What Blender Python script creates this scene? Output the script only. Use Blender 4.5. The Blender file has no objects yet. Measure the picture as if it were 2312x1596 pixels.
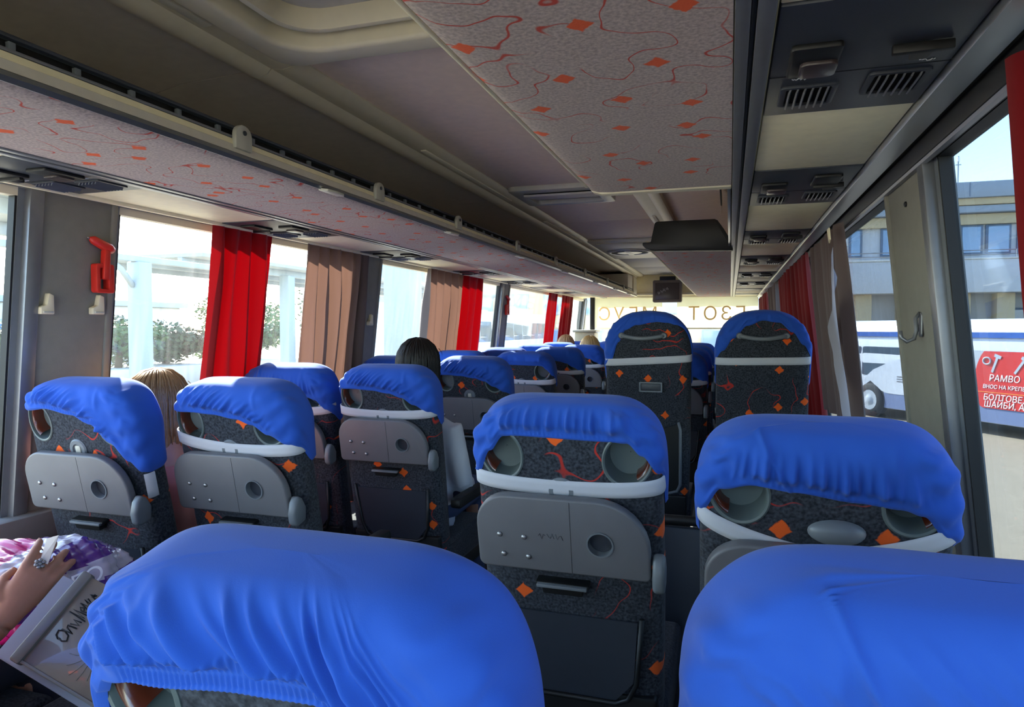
import bpy, bmesh, math, random
from mathutils import Vector, Matrix
R = math.radians
random.seed(7)
scene = bpy.context.scene
col = scene.collection

# ------------------------------------------------------------------ camera
CAMH = 1.35
cd = bpy.data.cameras.new('camera'); cam = bpy.data.objects.new('camera', cd); col.objects.link(cam)
cd.sensor_width = 36; cd.lens = 1540 / 2312 * 36; cd.clip_start = 0.02; cd.clip_end = 500
cam.location = (0, 0, CAMH)
cam.rotation_euler = (R(90 - 2.08), 0, R(17.7))
scene.camera = cam

# ------------------------------------------------------------------ sky, sun, exposure
SUN = Vector((-.64, .56, .52)).normalized()
w = bpy.data.worlds.new('sky'); scene.world = w; w.use_nodes = True
nt = w.node_tree; nt.nodes.clear()
sky = nt.nodes.new('ShaderNodeTexSky'); sky.sky_type = 'NISHITA'; sky.sun_disc = False
sky.sun_elevation = math.asin(SUN.z); sky.sun_rotation = math.atan2(SUN.x, SUN.y)
sky.altitude = 300; sky.dust_density = .7; sky.air_density = 1.0
bg = nt.nodes.new('ShaderNodeBackground'); bg.inputs[1].default_value = .15
wo = nt.nodes.new('ShaderNodeOutputWorld')
nt.links.new(sky.outputs[0], bg.inputs[0]); nt.links.new(bg.outputs[0], wo.inputs[0])
sl = bpy.data.lights.new('sun', 'SUN'); sl.energy = 4.2; sl.angle = R(.6); sl.color = (1, .93, .80)
so = bpy.data.objects.new('sun', sl); col.objects.link(so)
so.rotation_euler = (-SUN).to_track_quat('-Z', 'Y').to_euler(); so.location = (-20, 18, 17)
vs = scene.view_settings
vs.view_transform = 'Standard'; vs.look = 'None'; vs.gamma = 1; vs.use_curve_mapping = False; vs.exposure = 3.35

# ------------------------------------------------------------------ materials
def lin(c):
    return tuple((v / 255 / 12.92 if v / 255 <= .04045 else ((v / 255 + .055) / 1.055) ** 2.4) for v in c) + (1,)
M = {}
def nodes(name):
    m = bpy.data.materials.new(name); m.use_nodes = True; t = m.node_tree
    return m, t, t.nodes['Principled BSDF']
def N(t, k, **kw):
    n = t.nodes.new(k)
    for a, b in kw.items():
        setattr(n, a, b)
    return n
def mat(name, rgb, rough=.6, metal=0, var=.10, scale=30, bump=.0, bscale=300, spec=.5, coat=0):
    m, t, p = nodes(name)
    tc = N(t, 'ShaderNodeTexCoord'); no = N(t, 'ShaderNodeTexNoise'); no.inputs['Scale'].default_value = scale; no.inputs['Detail'].default_value = 3
    t.links.new(tc.outputs['Object'], no.inputs['Vector'])
    mx = N(t, 'ShaderNodeMix', data_type='RGBA')
    c = lin(rgb)
    mx.inputs[6].default_value = tuple(v * (1 - var) for v in c[:3]) + (1,)
    mx.inputs[7].default_value = tuple(min(1, v * (1 + var)) for v in c[:3]) + (1,)
    t.links.new(no.outputs['Fac'], mx.inputs[0]); t.links.new(mx.outputs[2], p.inputs['Base Color'])
    p.inputs['Roughness'].default_value = rough; p.inputs['Metallic'].default_value = metal
    p.inputs['Specular IOR Level'].default_value = spec
    p.inputs['Coat Weight'].default_value = coat
    if bump:
        nb = N(t, 'ShaderNodeTexNoise'); nb.inputs['Scale'].default_value = bscale; nb.inputs['Detail'].default_value = 4
        t.links.new(tc.outputs['Object'], nb.inputs['Vector'])
        b = N(t, 'ShaderNodeBump'); b.inputs['Strength'].default_value = bump; b.inputs['Distance'].default_value = .002
        t.links.new(nb.outputs['Fac'], b.inputs['Height']); t.links.new(b.outputs[0], p.inputs['Normal'])
    M[name] = m
    return m
def cloth(name, rgb, trans=.35, rough=.9, bscale=900, trgb=None, stripe=None):
    m, t, p = nodes(name)
    p.inputs['Base Color'].default_value = lin(rgb); p.inputs['Roughness'].default_value = rough; p.inputs['Specular IOR Level'].default_value = .2
    p.inputs['Sheen Weight'].default_value = .12; p.inputs['Sheen Roughness'].default_value = .5
    tc = N(t, 'ShaderNodeTexCoord'); nb = N(t, 'ShaderNodeTexNoise'); nb.inputs['Scale'].default_value = bscale
    t.links.new(tc.outputs['Object'], nb.inputs['Vector'])
    b = N(t, 'ShaderNodeBump'); b.inputs['Strength'].default_value = .15; b.inputs['Distance'].default_value = .001
    t.links.new(nb.outputs['Fac'], b.inputs['Height']); t.links.new(b.outputs[0], p.inputs['Normal'])
    if trans:
        tr = N(t, 'ShaderNodeBsdfTranslucent'); tr.inputs[0].default_value = lin(trgb or rgb)
        ms = N(t, 'ShaderNodeMixShader'); ms.inputs[0].default_value = trans
        o = t.nodes['Material Output']
        t.links.new(p.outputs[0], ms.inputs[1]); t.links.new(tr.outputs[0], ms.inputs[2]); t.links.new(ms.outputs[0], o.inputs[0])
    M[name] = m
    return m
def upholstery(name, base, base2, axes, orange=(232, 96, 36), red=(178, 52, 44), dsc=6.2, line=.5):
    """woven fabric with scattered orange diamonds and red scribbled lines"""
    m, t, p = nodes(name); L = t.links.new
    tc = N(t, 'ShaderNodeTexCoord'); sp = N(t, 'ShaderNodeSeparateXYZ'); L(tc.outputs['Object'], sp.inputs[0])
    cb = N(t, 'ShaderNodeCombineXYZ'); L(sp.outputs[axes[0]], cb.inputs[0]); L(sp.outputs[axes[1]], cb.inputs[1])
    oi = N(t, 'ShaderNodeObjectInfo'); mo = N(t, 'ShaderNodeMath', operation='MULTIPLY'); mo.inputs[1].default_value = 7.0
    L(oi.outputs['Random'], mo.inputs[0]); ad = N(t, 'ShaderNodeVectorMath', operation='ADD'); L(cb.outputs[0], ad.inputs[0]); L(mo.outputs[0], ad.inputs[1])
    ns = N(t, 'ShaderNodeTexNoise'); ns.inputs['Scale'].default_value = 60; ns.inputs['Detail'].default_value = 2; L(ad.outputs[0], ns.inputs['Vector'])
    vm = N(t, 'ShaderNodeVectorMath', operation='MULTIPLY_ADD'); vm.inputs[1].default_value = (.012, .012, 0); L(ns.outputs['Color'], vm.inputs[0]); L(ad.outputs[0], vm.inputs[2])
    vo = N(t, 'ShaderNodeTexVoronoi', voronoi_dimensions='2D', distance='MANHATTAN'); vo.inputs['Scale'].default_value = dsc; vo.inputs['Randomness'].default_value = .75
    L(vm.outputs[0], vo.inputs['Vector'])
    dm = N(t, 'ShaderNodeMapRange'); dm.inputs[1].default_value = .135; dm.inputs[2].default_value = .115; L(vo.outputs['Distance'], dm.inputs[0])
    # scribbles: contour lines of a smooth noise, broken up by another
    n1 = N(t, 'ShaderNodeTexNoise'); n1.inputs['Scale'].default_value = 11; n1.inputs['Detail'].default_value = .6; L(ad.outputs[0], n1.inputs['Vector'])
    s1 = N(t, 'ShaderNodeMath', operation='SUBTRACT'); s1.inputs[1].default_value = .5; L(n1.outputs['Fac'], s1.inputs[0])
    a1 = N(t, 'ShaderNodeMath', operation='ABSOLUTE'); L(s1.outputs[0], a1.inputs[0])
    l1 = N(t, 'ShaderNodeMapRange'); l1.inputs[1].default_value = .011; l1.inputs[2].default_value = .004; L(a1.outputs[0], l1.inputs[0])
    n2 = N(t, 'ShaderNodeTexNoise'); n2.inputs['Scale'].default_value = 5.5; L(ad.outputs[0], n2.inputs['Vector'])
    l2 = N(t, 'ShaderNodeMapRange'); l2.inputs[1].default_value = line; l2.inputs[2].default_value = line + .05; L(n2.outputs['Fac'], l2.inputs[0])
    lm = N(t, 'ShaderNodeMath', operation='MULTIPLY'); L(l1.outputs[0], lm.inputs[0]); L(l2.outputs[0], lm.inputs[1])
    n3 = N(t, 'ShaderNodeTexNoise'); n3.inputs['Scale'].default_value = 160; n3.inputs['Detail'].default_value = 4; L(tc.outputs['Object'], n3.inputs['Vector'])
    r3 = N(t, 'ShaderNodeMapRange'); r3.inputs[1].default_value = .35; r3.inputs[2].default_value = .68; L(n3.outputs['Fac'], r3.inputs[0])
    m0 = N(t, 'ShaderNodeMix', data_type='RGBA'); m0.inputs[6].default_value = lin(base); m0.inputs[7].default_value = lin(base2); L(r3.outputs[0], m0.inputs[0])
    m1 = N(t, 'ShaderNodeMix', data_type='RGBA'); L(lm.outputs[0], m1.inputs[0]); L(m0.outputs[2], m1.inputs[6]); m1.inputs[7].default_value = lin(red)
    m2 = N(t, 'ShaderNodeMix', data_type='RGBA'); L(dm.outputs[0], m2.inputs[0]); L(m1.outputs[2], m2.inputs[6]); m2.inputs[7].default_value = lin(orange)
    L(m2.outputs[2], p.inputs['Base Color']); p.inputs['Roughness'].default_value = .95; p.inputs['Specular IOR Level'].default_value = .15
    p.inputs['Sheen Weight'].default_value = .1
    b = N(t, 'ShaderNodeBump'); b.inputs['Strength'].default_value = .3; b.inputs['Distance'].default_value = .002; L(n3.outputs['Fac'], b.inputs['Height']); L(b.outputs[0], p.inputs['Normal'])
    M[name] = m
def pane(name, tint, dirt=.05, dirtcol=(225, 232, 235), streak=40):
    """thin window glass: see-through, faint reflection, streaky dust film"""
    m, t, p = nodes(name); L = t.links.new; t.nodes.remove(p)
    tr = N(t, 'ShaderNodeBsdfTransparent'); tr.inputs[0].default_value = tuple(tint) + (1,)
    gl = N(t, 'ShaderNodeBsdfGlossy'); gl.inputs['Roughness'].default_value = .03
    lw_ = N(t, 'ShaderNodeLayerWeight'); lw_.inputs[0].default_value = .5
    pw = N(t, 'ShaderNodeMath', operation='POWER'); pw.inputs[1].default_value = 5; L(lw_.outputs['Facing'], pw.inputs[0])
    fr = N(t, 'ShaderNodeMath', operation='MULTIPLY_ADD'); fr.inputs[1].default_value = .5; fr.inputs[2].default_value = .03; L(pw.outputs[0], fr.inputs[0])
    ms = N(t, 'ShaderNodeMixShader'); L(fr.outputs[0], ms.inputs[0]); L(tr.outputs[0], ms.inputs[1]); L(gl.outputs[0], ms.inputs[2])
    tc = N(t, 'ShaderNodeTexCoord'); mp = N(t, 'ShaderNodeMapping'); mp.inputs['Scale'].default_value = (1, streak, 3.0); L(tc.outputs['Object'], mp.inputs[0])
    no = N(t, 'ShaderNodeTexNoise'); no.inputs['Scale'].default_value = 1.0; no.inputs['Detail'].default_value = 5; L(mp.outputs[0], no.inputs['Vector'])
    mr = N(t, 'ShaderNodeMapRange'); mr.inputs[1].default_value = .3; mr.inputs[2].default_value = .8; mr.inputs[3].default_value = dirt * .3; mr.inputs[4].default_value = dirt * 2; L(no.outputs['Fac'], mr.inputs[0])
    df = N(t, 'ShaderNodeBsdfDiffuse'); df.inputs[0].default_value = lin(dirtcol)
    tl = N(t, 'ShaderNodeBsdfTranslucent'); tl.inputs[0].default_value = lin(dirtcol)
    d2 = N(t, 'ShaderNodeMixShader'); d2.inputs[0].default_value = .6; L(df.outputs[0], d2.inputs[1]); L(tl.outputs[0], d2.inputs[2])
    m2 = N(t, 'ShaderNodeMixShader'); L(mr.outputs[0], m2.inputs[0]); L(ms.outputs[0], m2.inputs[1]); L(d2.outputs[0], m2.inputs[2])
    L(m2.outputs[0], t.nodes['Material Output'].inputs[0]); M[name] = m
def emit(name, rgb, s):
    m, t, p = nodes(name); p.inputs['Base Color'].default_value = lin(rgb); p.inputs['Emission Color'].default_value = lin(rgb); p.inputs['Emission Strength'].default_value = s; M[name] = m

cloth('blue', (43, 88, 186), trans=.06, trgb=(60, 110, 255))
cloth('elastic', (200, 200, 206), trans=.05)
cloth('red_curtain', (104, 9, 16), trans=.06, trgb=(200, 4, 14))
cloth('grey_curtain', (88, 77, 75), trans=.06, trgb=(190, 140, 122))
cloth('grey_lining', (176, 176, 190), trans=.35)
cloth('white_cloth', (206, 208, 218), trans=.15)
upholstery('seat_fabric', (34, 36, 42), (68, 72, 80), ('X', 'Z'))
upholstery('rack_fabric', (168, 152, 145), (208, 190, 178), ('X', 'Y'), orange=(238, 92, 40), red=(196, 66, 52), dsc=6.0, line=.45)
mat('cream', (244, 232, 192), .55); mat('beige', (222, 212, 184), .5, var=.06); mat('taupe', (236, 214, 196), .8, bump=.2)
mat('ceiling_grey', (198, 194, 188), .7, bump=.15); mat('bin_grey', (212, 204, 188), .7, bump=.15)
mat('dark_plastic', (50, 55, 64), .45, bump=.1); mat('black_plastic', (20, 21, 22), .5); mat('black', (10, 10, 11), .8)
mat('rubber', (18, 19, 22), .6); mat('tray_grey', (104, 104, 108), .45, var=.05, bump=.08, bscale=600); mat('mid_grey', (108, 114, 120), .4)
mat('pillar_grey', (128, 126, 118), .75, bump=.2); mat('wall_grey', (116, 114, 114), .8, bump=.2); mat('metal', (172, 176, 180), .32, metal=.85, var=.04)
mat('dull_metal', (128, 130, 136), .38, metal=.55); mat('white_plastic', (186, 184, 172), .4); mat('silver', (170, 170, 172), .42, metal=.9)
mat('recess_green', (88, 98, 97), .45); mat('wood', (84, 36, 22), .25, var=.3, scale=18, coat=.5); mat('floor_dark', (66, 68, 74), .7, bump=.3)
mat('red_plastic', (206, 44, 34), .4); mat('sticker', (222, 222, 224), .6); mat('screen', (66, 57, 58), .3); mat('monitor_grey', (112, 104, 98), .6)
mat('skin', (186, 132, 106), .55, bump=.1, bscale=150); mat('dark_hair', (20, 14, 12), .55, var=.3, scale=120); mat('brown_hair', (150, 108, 66), .5, var=.3, scale=120)
mat('blond_hair', (196, 158, 98), .5, var=.3, scale=120); mat('jeans', (60, 72, 104), .9); mat('dark_cloth', (44, 44, 56), .9); mat('pink_cloth', (190, 120, 110), .9)
mat('pink_bag', (190, 24, 110), .25, coat=.5); mat('purple_bag', (76, 30, 120), .25, coat=.5); mat('white_bag', (178, 172, 188), .25, coat=.5); mat('paper', (222, 214, 200), .7)
mat('folder', (116, 102, 92), .3, coat=.6); mat('folder_trim', (112, 106, 102), .35); mat('ink', (20, 20, 26), .6); mat('gold', (190, 160, 110), .25, metal=.9)
mat('asphalt', (142, 130, 110), .9, var=.15, scale=2, bump=.3, bscale=40); mat('facade', (196, 196, 198), .85, scale=1.5, var=.05); mat('facade_warm', (196, 176, 140), .85, scale=1.5)
mat('slate', (150, 160, 172), .6); mat('blue_frame', (84, 104, 128), .5); mat('bus_white', (206, 210, 218), .3, var=.02, coat=.3); mat('bus_blue', (52, 92, 168), .3, coat=.3)
mat('bus_skirt', (110, 124, 160), .4); mat('ad_red', (206, 48, 44), .4); mat('ad_grey', (176, 182, 190), .5); mat('orange_line', (240, 150, 60), .5); mat('letter_white', (244, 244, 246), .5); mat('letter_red', (200, 44, 40), .5)
mat('tyre', (34, 34, 36), .8); mat('concrete', (206, 204, 198), .9, scale=3); mat('canopy_white', (140, 152, 160), .5); mat('trunk', (88, 70, 54), .9)
mat('leaf', (66, 92, 42), .6, var=.45, scale=.9); mat('leaf_dark', (48, 70, 38), .6, var=.4, scale=.9); mat('hill', (120, 128, 104), .95, scale=.05, var=.3)
mat('letter_orange', (236, 196, 140), .8); mat('bus_glass', (70, 84, 96), .08, spec=.8); mat('window_glass', (104, 140, 180), .05, spec=.9, var=.2, scale=.6)
cloth('blind', (190, 184, 148), trans=.4, trgb=(214, 208, 168))
pane('glass_left', (.92, .96, .95), dirt=.018); pane('glass_right', (.48, .525, .56), dirt=.012); pane('clear', (.95, .97, .97), dirt=.02)  # darker tint put into the right panes to dim the view outside
emit('lamp_strip', (240, 232, 208), .0)

# ------------------------------------------------------------------ mesh helpers
class MB:
    def __init__(s): s.v = []; s.f = []
    def add(s, vs, fs):
        o = len(s.v); s.v += [tuple(v) for v in vs]; s.f += [tuple(i + o for i in f) for f in fs]; return s
    def box(s, x0, x1, y0, y1, z0, z1):
        return s.add([(x0, y0, z0), (x1, y0, z0), (x1, y1, z0), (x0, y1, z0), (x0, y0, z1), (x1, y0, z1), (x1, y1, z1), (x0, y1, z1)],
                     [(0, 3, 2, 1), (4, 5, 6, 7), (0, 1, 5, 4), (1, 2, 6, 5), (2, 3, 7, 6), (3, 0, 4, 7)])
    def grid(s, P, wu=False, wv=False):
        nu, nv = len(P), len(P[0]); vs = [p for r in P for p in r]; fs = []
        for i in range(nu if wu else nu - 1):
            for j in range(nv if wv else nv - 1):
                a, b = i, (i + 1) % nu; c, d = j, (j + 1) % nv
                fs.append((a * nv + c, b * nv + c, b * nv + d, a * nv + d))
        return s.add(vs, fs)
    def tube(s, pts, r, n=8, cap=True):
        pts = [Vector(p) for p in pts]; k = len(pts); rr = r if isinstance(r, (list, tuple)) else [r] * k
        rings = []; ref = None
        for i in range(k):
            d = (pts[min(i + 1, k - 1)] - pts[max(i - 1, 0)]).normalized()
            if ref is None: ref = Vector((0, 0, 1)) if abs(d.z) < .9 else Vector((1, 0, 0))
            u = d.cross(ref).normalized(); v = u.cross(d).normalized(); ref = v
            rings.append([pts[i] + (u * math.cos(2 * math.pi * j / n) + v * math.sin(2 * math.pi * j / n)) * rr[i] for j in range(n)])
        o = len(s.v); s.grid(rings, wv=True)
        if cap:
            s.f.append(tuple(o + j for j in range(n))); s.f.append(tuple(o + (k - 1) * n + j for j in reversed(range(n))))
        return s
    def prism(s, pts, t0, t1, fn):
        """outline pts (2-D) extruded between t0 and t1; fn(a, b, t) -> xyz"""
        n = len(pts); vs = [fn(a, b, t0) for a, b in pts] + [fn(a, b, t1) for a, b in pts]
        return s.add(vs, [tuple(range(n))[::-1], tuple(range(n, 2 * n))] + [(i, (i + 1) % n, n + (i + 1) % n, n + i) for i in range(n)])
    def lathe(s, prof, n=20, c=(0, 0, 0), ax='z', caps=True):
        rings = []
        for r, h in prof:
            rg = []
            for j in range(n):
                a = 2 * math.pi * j / n; x, y = r * math.cos(a), r * math.sin(a)
                q = (x, y, h) if ax == 'z' else (x, h, y) if ax == 'y' else (h, x, y)
                rg.append((q[0] + c[0], q[1] + c[1], q[2] + c[2]))
            rings.append(rg)
        o = len(s.v); s.grid(rings, wv=True); k = len(prof)
        if caps: s.f.append(tuple(o + j for j in range(n))); s.f.append(tuple(o + (k - 1) * n + j for j in reversed(range(n))))
        return s
    def mesh(s, name, m, smooth=False, bevel=0, segs=2, merge=True):
        bm = bmesh.new(); vv = [bm.verts.new(v) for v in s.v]; bm.verts.ensure_lookup_table()
        for f in s.f:
            if len(set(f)) > 2:
                try: bm.faces.new([vv[i] for i in f])
                except ValueError: pass
        if merge: bmesh.ops.remove_doubles(bm, verts=bm.verts, dist=1e-5)
        bmesh.ops.recalc_face_normals(bm, faces=bm.faces)
        if bevel:
            es = [e for e in bm.edges if len(e.link_faces) == 2 and e.calc_face_angle(0) > R(35)]
            bmesh.ops.bevel(bm, geom=es, offset=bevel, segments=segs, affect='EDGES', profile=.5, clamp_overlap=True)
        me = bpy.data.meshes.new(name); bm.to_mesh(me); bm.free()
        if smooth or bevel:
            for p in me.polygons: p.use_smooth = True
            if bevel or smooth == 'auto':
                me.set_sharp_from_angle(angle=R(40))
        me.materials.append(M[m] if isinstance(m, str) else m)
        return me
    def build(s, name, m, parent=None, smooth=False, bevel=0, loc=(0, 0, 0), rot=(0, 0, 0), segs=2):
        return link(name, s.mesh(name, m, smooth, bevel, segs), parent, loc, rot)
def link(name, me, parent=None, loc=(0, 0, 0), rot=(0, 0, 0)):
    o = bpy.data.objects.new(name, me); col.objects.link(o); o.location = loc; o.rotation_euler = rot
    if parent: o.parent = parent
    return o
def tag(o, label, cat, group=None):
    o['label'] = label; o['category'] = cat
    if group: o['group'] = group
    return o
def thing(name, label, cat, loc=(0, 0, 0), rot=(0, 0, 0), group=None):
    return tag(link(name, None, None, loc, rot), label, cat, group)
def struct(o, label=None):
    o['kind'] = 'structure'
    if label: o['label'] = label
    return o
def box(name, m, x0, x1, y0, y1, z0, z1, parent=None, bevel=.004):
    return MB().box(x0, x1, y0, y1, z0, z1).build(name, m, parent, bevel=bevel)
def copytree(o, parent=None):
    c = o.copy(); col.objects.link(c); c.parent = parent
    for ch in list(o.children): copytree(ch, c)
    return c
def evalmesh(o):
    dg = bpy.context.evaluated_depsgraph_get(); dg.update()
    return bpy.data.meshes.new_from_object(o.evaluated_get(dg))
def boolean(me, cutters):
    a = bpy.data.objects.new('tmp', me); col.objects.link(a); tmp = []
    for cme in cutters:
        c = bpy.data.objects.new('tmpc', cme); col.objects.link(c); tmp.append(c)
        md = a.modifiers.new('b', 'BOOLEAN'); md.object = c; md.operation = 'DIFFERENCE'; md.solver = 'EXACT'
    r = evalmesh(a)
    for c in tmp: bpy.data.objects.remove(c)
    bpy.data.objects.remove(a)
    return r
def text_mesh(name, body, size, m, depth=.002, align='LEFT', shear=0, spacing=1.0):
    cu = bpy.data.curves.new(name, 'FONT'); cu.body = body; cu.size = size; cu.extrude = depth; cu.align_x = align; cu.shear = shear; cu.space_character = spacing
    o = bpy.data.objects.new(name, cu); col.objects.link(o); me = evalmesh(o); bpy.data.objects.remove(o)
    me.materials.clear(); me.materials.append(M[m]); return me
def ss(a, b, x):
    t = max(0, min(1, (x - a) / (b - a))); return t * t * (3 - 2 * t)
def interp(pts, x):
    if x <= pts[0][0]: return pts[0][1]
    for (a, p), (b, q) in zip(pts, pts[1:]):
        if x <= b:
            t = (x - a) / (b - a); t = t * t * (3 - 2 * t); return p + (q - p) * t
    return pts[-1][1]
def wx(side, z, inset=0):
    """inner face of the leaning side wall at height z"""
    return (.45 + .11 * (1.35 - z) - inset) if side > 0 else (-2.05 - .11 * (1.35 - z) + inset)
def wallmap(side, a0=0):
    """2-D (y, z) + inward depth t -> xyz on the leaning side wall"""
    return lambda y, z, t: (wx(side, z, t), y, z)
def rrect(x0, x1, y0, y1, r, n=5):
    rs = r if isinstance(r, (list, tuple)) else [r] * 4
    out = []
    for (cx, cy, a0), q in zip([(x1, y1, 0), (x0, y1, 90), (x0, y0, 180), (x1, y0, 270)], rs):
        sx = -1 if cx == x1 else 1; sy = -1 if cy == y1 else 1
        for k in range(n + 1):
            a = R(a0 + 90 * k / n); out.append((cx + sx * q + q * math.cos(a), cy + sy * q + q * math.sin(a)))
    return out
def stroke(name, m, pts, r, parent, loc=(0, 0, 0), rot=(0, 0, 0)):
    return MB().tube(pts, r, 5).build(name, m, parent, loc=loc, rot=rot, smooth=True)
# ================================================================== the coach shell
YB, YF = -1.3, 9.9
fl = struct(box('floor', 'floor_dark', -2.25, .62, YB, YF, -.32, -.18, bevel=0), 'dark ribbed coach floor along the aisle')
box('platform', 'floor_dark', -2.24, -1.06, YB, 9.0, -.18, 0, fl)
box('platform', 'floor_dark', -.60, .61, YB, 2.25, -.18, 0, fl)
box('platform', 'floor_dark', -.60, .61, 3.30, 9.0, -.18, 0, fl)
box('step', 'dull_metal', -.60, .61, 2.26, 2.30, -.18, -.01, fl)
box('step', 'dull_metal', -.60, .61, 3.24, 3.28, -.18, -.01, fl)
struct(box('roof', 'bus_white', -2.12, .52, YB - .1, YF + .1, 2.24, 2.30), 'white outer roof of the coach')

for side, sn in ((-1, 'left'), (1, 'right')):
    wm = wallmap(side)
    lo = MB().prism([(YB, -.3), (YF, -.3), (YF, .72), (YB, .72)], 0, -.07, wm).build('wall_' + sn, 'wall_grey')
    struct(lo, 'grey carpeted %s side panel below the windows' % sn)
    MB().prism([(YB, .68), (YF, .68), (YF, .77), (YB, .77)], .055, -.02, wm).build('sill_ledge', 'wall_grey', lo, bevel=.01)
    MB().prism([(YB, .10), (YF, .10), (YF, .20), (YB, .20)], .05, -.0, wm).build('heating_duct', 'dull_metal', lo, bevel=.01)
    top = 1.77 if side < 0 else 1.745
    MB().prism([(YB, top), (YF, top), (YF, 2.26), (YB, 2.26)], 0, -.07, wm).build('header', 'pillar_grey', lo)

pillars = {-1: [(-1.3, -1.15), (1.52, 1.83), (3.40, 3.70), (5.98, 6.22), (8.75, 8.88), (9.75, 9.9)], 1: [(-1.3, -1.15), (1.72, 2.13), (4.20, 4.50), (6.6, 6.85), (8.8, 8.95), (9.75, 9.9)]}
plab = {(-1, 1): 'grey window pillar carrying the nearer red hammer holder', (-1, 2): 'grey window pillar partly behind the pleated grey curtain', (-1, 3): 'slim grey window pillar with the farther red hammer holder',
        (1, 1): 'wide grey window pillar with a single coat hook at right'}
tn = 1
wn = 1
wlab = {(-1, 1): 'tall side window cut by the left edge of the picture', (-1, 2): 'overexposed side window behind the first red curtain', (-1, 3): 'dusty side window between two grey curtains', (-1, 4): 'dusty side window just past the farther hammer holder',
        (-1, 5): 'front left quarter window beside the driver', (1, 1): 'near right side window showing the parked bus and the sky', (1, 2): 'right side window half covered by the grey flapped curtain'}
for side in (-1, 1):
    wm = wallmap(side); gl = 'glass_left' if side < 0 else 'glass_right'
    top = 1.77 if side < 0 else 1.745
    ps = pillars[side]
    for i, (a, b) in enumerate(ps):
        p = MB().prism([(a, .70), (b, .70), (b, top + .04), (a, top + .04)], .0, -.05, wm).build('trim_%d' % tn, 'pillar_grey', bevel=.006); tn += 1
        struct(p, plab.get((side, i), 'grey window pillar further along the %s side' % ('left' if side < 0 else 'right')))
        MB().prism([(a - .001, .72), (a + .045, .72), (a + .045, top), (a - .001, top)], .012, -.02, wm).build('edge_profile', 'dull_metal', p, bevel=.004)
        MB().prism([(b - .02, .72), (b + .001, .72), (b + .001, top), (b - .02, top)], .008, -.02, wm).build('edge_profile', 'pillar_grey', p, bevel=.004)
        if side > 0 and i == 1:
            MB().lathe([(.007, 0), (.007, .004), (.003, .006)], 10).build('screw', 'black_plastic', p, loc=(wx(1, 1.66, .0), 1.93, 1.66), rot=(0, R(-90), 0))
    spans = [(0, 0)] + [(ps[i][1], ps[i + 1][0]) for i in range(len(ps) - 1)]
    for i, (a, b) in enumerate(spans):
        if a == b: continue
        g = MB().prism([(a, .72), (b, .72), (b, top), (a, top)], -.035, -.041, wm).build('window_%d' % wn, gl); wn += 1
        struct(g, wlab.get((side, i), 'side window further along the %s side' % ('left' if side < 0 else 'right')))
        for n_q, q in enumerate(([(a, .72), (a + .022, .72), (a + .022, top), (a, top)], [(b - .022, .72), (b, .72), (b, top), (b - .022, top)],
                  [(a + .022, .72), (b - .022, .72), (b - .022, .745), (a + .022, .745)], [(a + .022, top - .025), (b - .022, top - .025), (b - .022, top), (a + .022, top)])):
            MB().prism(q, -.012, -.045, wm).build('gasket', ('mid_grey', 'mid_grey', 'rubber', 'beige' if side < 0 else 'rubber')[n_q], g)
        for q in ([(a + .022, .745), (a + .029, .745), (a + .029, top - .025), (a + .022, top - .025)], [(b - .029, .745), (b - .022, .745), (b - .022, top - .025), (b - .029, top - .025)]):
            MB().prism(q, -.014, -.04, wm).build('seal', 'rubber', g)

# rear wall with its big window (behind the camera, lets daylight in)
rw = struct(box('wall_rear', 'wall_grey', -2.2, .6, YB - .06, YB, -.3, .85), 'grey panel below the rear window')
box('header', 'pillar_grey', -2.2, .6, YB - .06, YB, 1.95, 2.26, rw)
struct(box('window_%d' % wn, 'clear', -2.1, .5, YB - .04, YB - .034, .85, 1.95, bevel=0), 'wide rear window of the coach'); wn += 1
# front: bulkhead, windscreen, pillars, dashboard
fw_ = struct(box('wall_front', 'cream', -2.1, .5, 9.32, 9.42, 1.80, 2.12, bevel=.01), 'cream front bulkhead above the windscreen')
box('rail', 'beige', -2.0, .4, 9.29, 9.32, 1.80, 1.83, fw_)
box('header', 'pillar_grey', -2.2, .6, YF - .05, YF + .05, 1.86, 2.26, fw_)
box('lower_panel', 'wall_grey', -2.2, .6, YF - .05, YF + .05, -.3, .55, fw_)
struct(box('window_%d' % wn, 'clear', -2.15, .55, YF, YF + .006, .55, 1.86, bevel=0), 'windscreen at the front of the coach'); wn += 1
for x in (-2.1, .43):
    struct(box('trim_%d' % tn, 'black_plastic', x - .05, x + .05, YF - .03, YF + .03, .5, 1.9), 'dark windscreen pillar'); tn += 1
da = thing('dashboard', 'dark grey dashboard below the windscreen', 'dashboard')
box('console', 'dark_plastic', -2.0, .35, 9.45, 9.82, .30, .72, da, .03)
box('console_top', 'mid_grey', -1.9, .25, 9.50, 9.80, .72, .76, da, .02)
mp_ = thing('sun_patch_screen', 'added dark panel hiding a sun patch ahead of the centre and right seats', 'partition')  # added panel, put in to hide a bright sun patch on the floor
box('panel', 'dark_plastic', -.58, .50, 2.20, 2.23, 0, .72, mp_, .01); MB().tube([(-.58, 2.215, .74), (.46, 2.215, .74)], .016, 10).build('top_rail', 'black_plastic', mp_, smooth=True)
# driver side cabinet seen at the far left end
dc = thing('driver_partition', 'beige partition box beside the driver window at far left', 'partition')
box('cabinet', 'beige', -2.0, -1.72, 9.02, 9.3, 0, 1.30, dc, .02); box('cabinet_top', 'white_plastic', -2.02, -1.70, 9.0, 9.32, 1.30, 1.335, dc, .01)
box('post', 'black_plastic', -1.80, -1.74, 9.1, 9.16, 1.335, 1.78, dc, .008)
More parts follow.
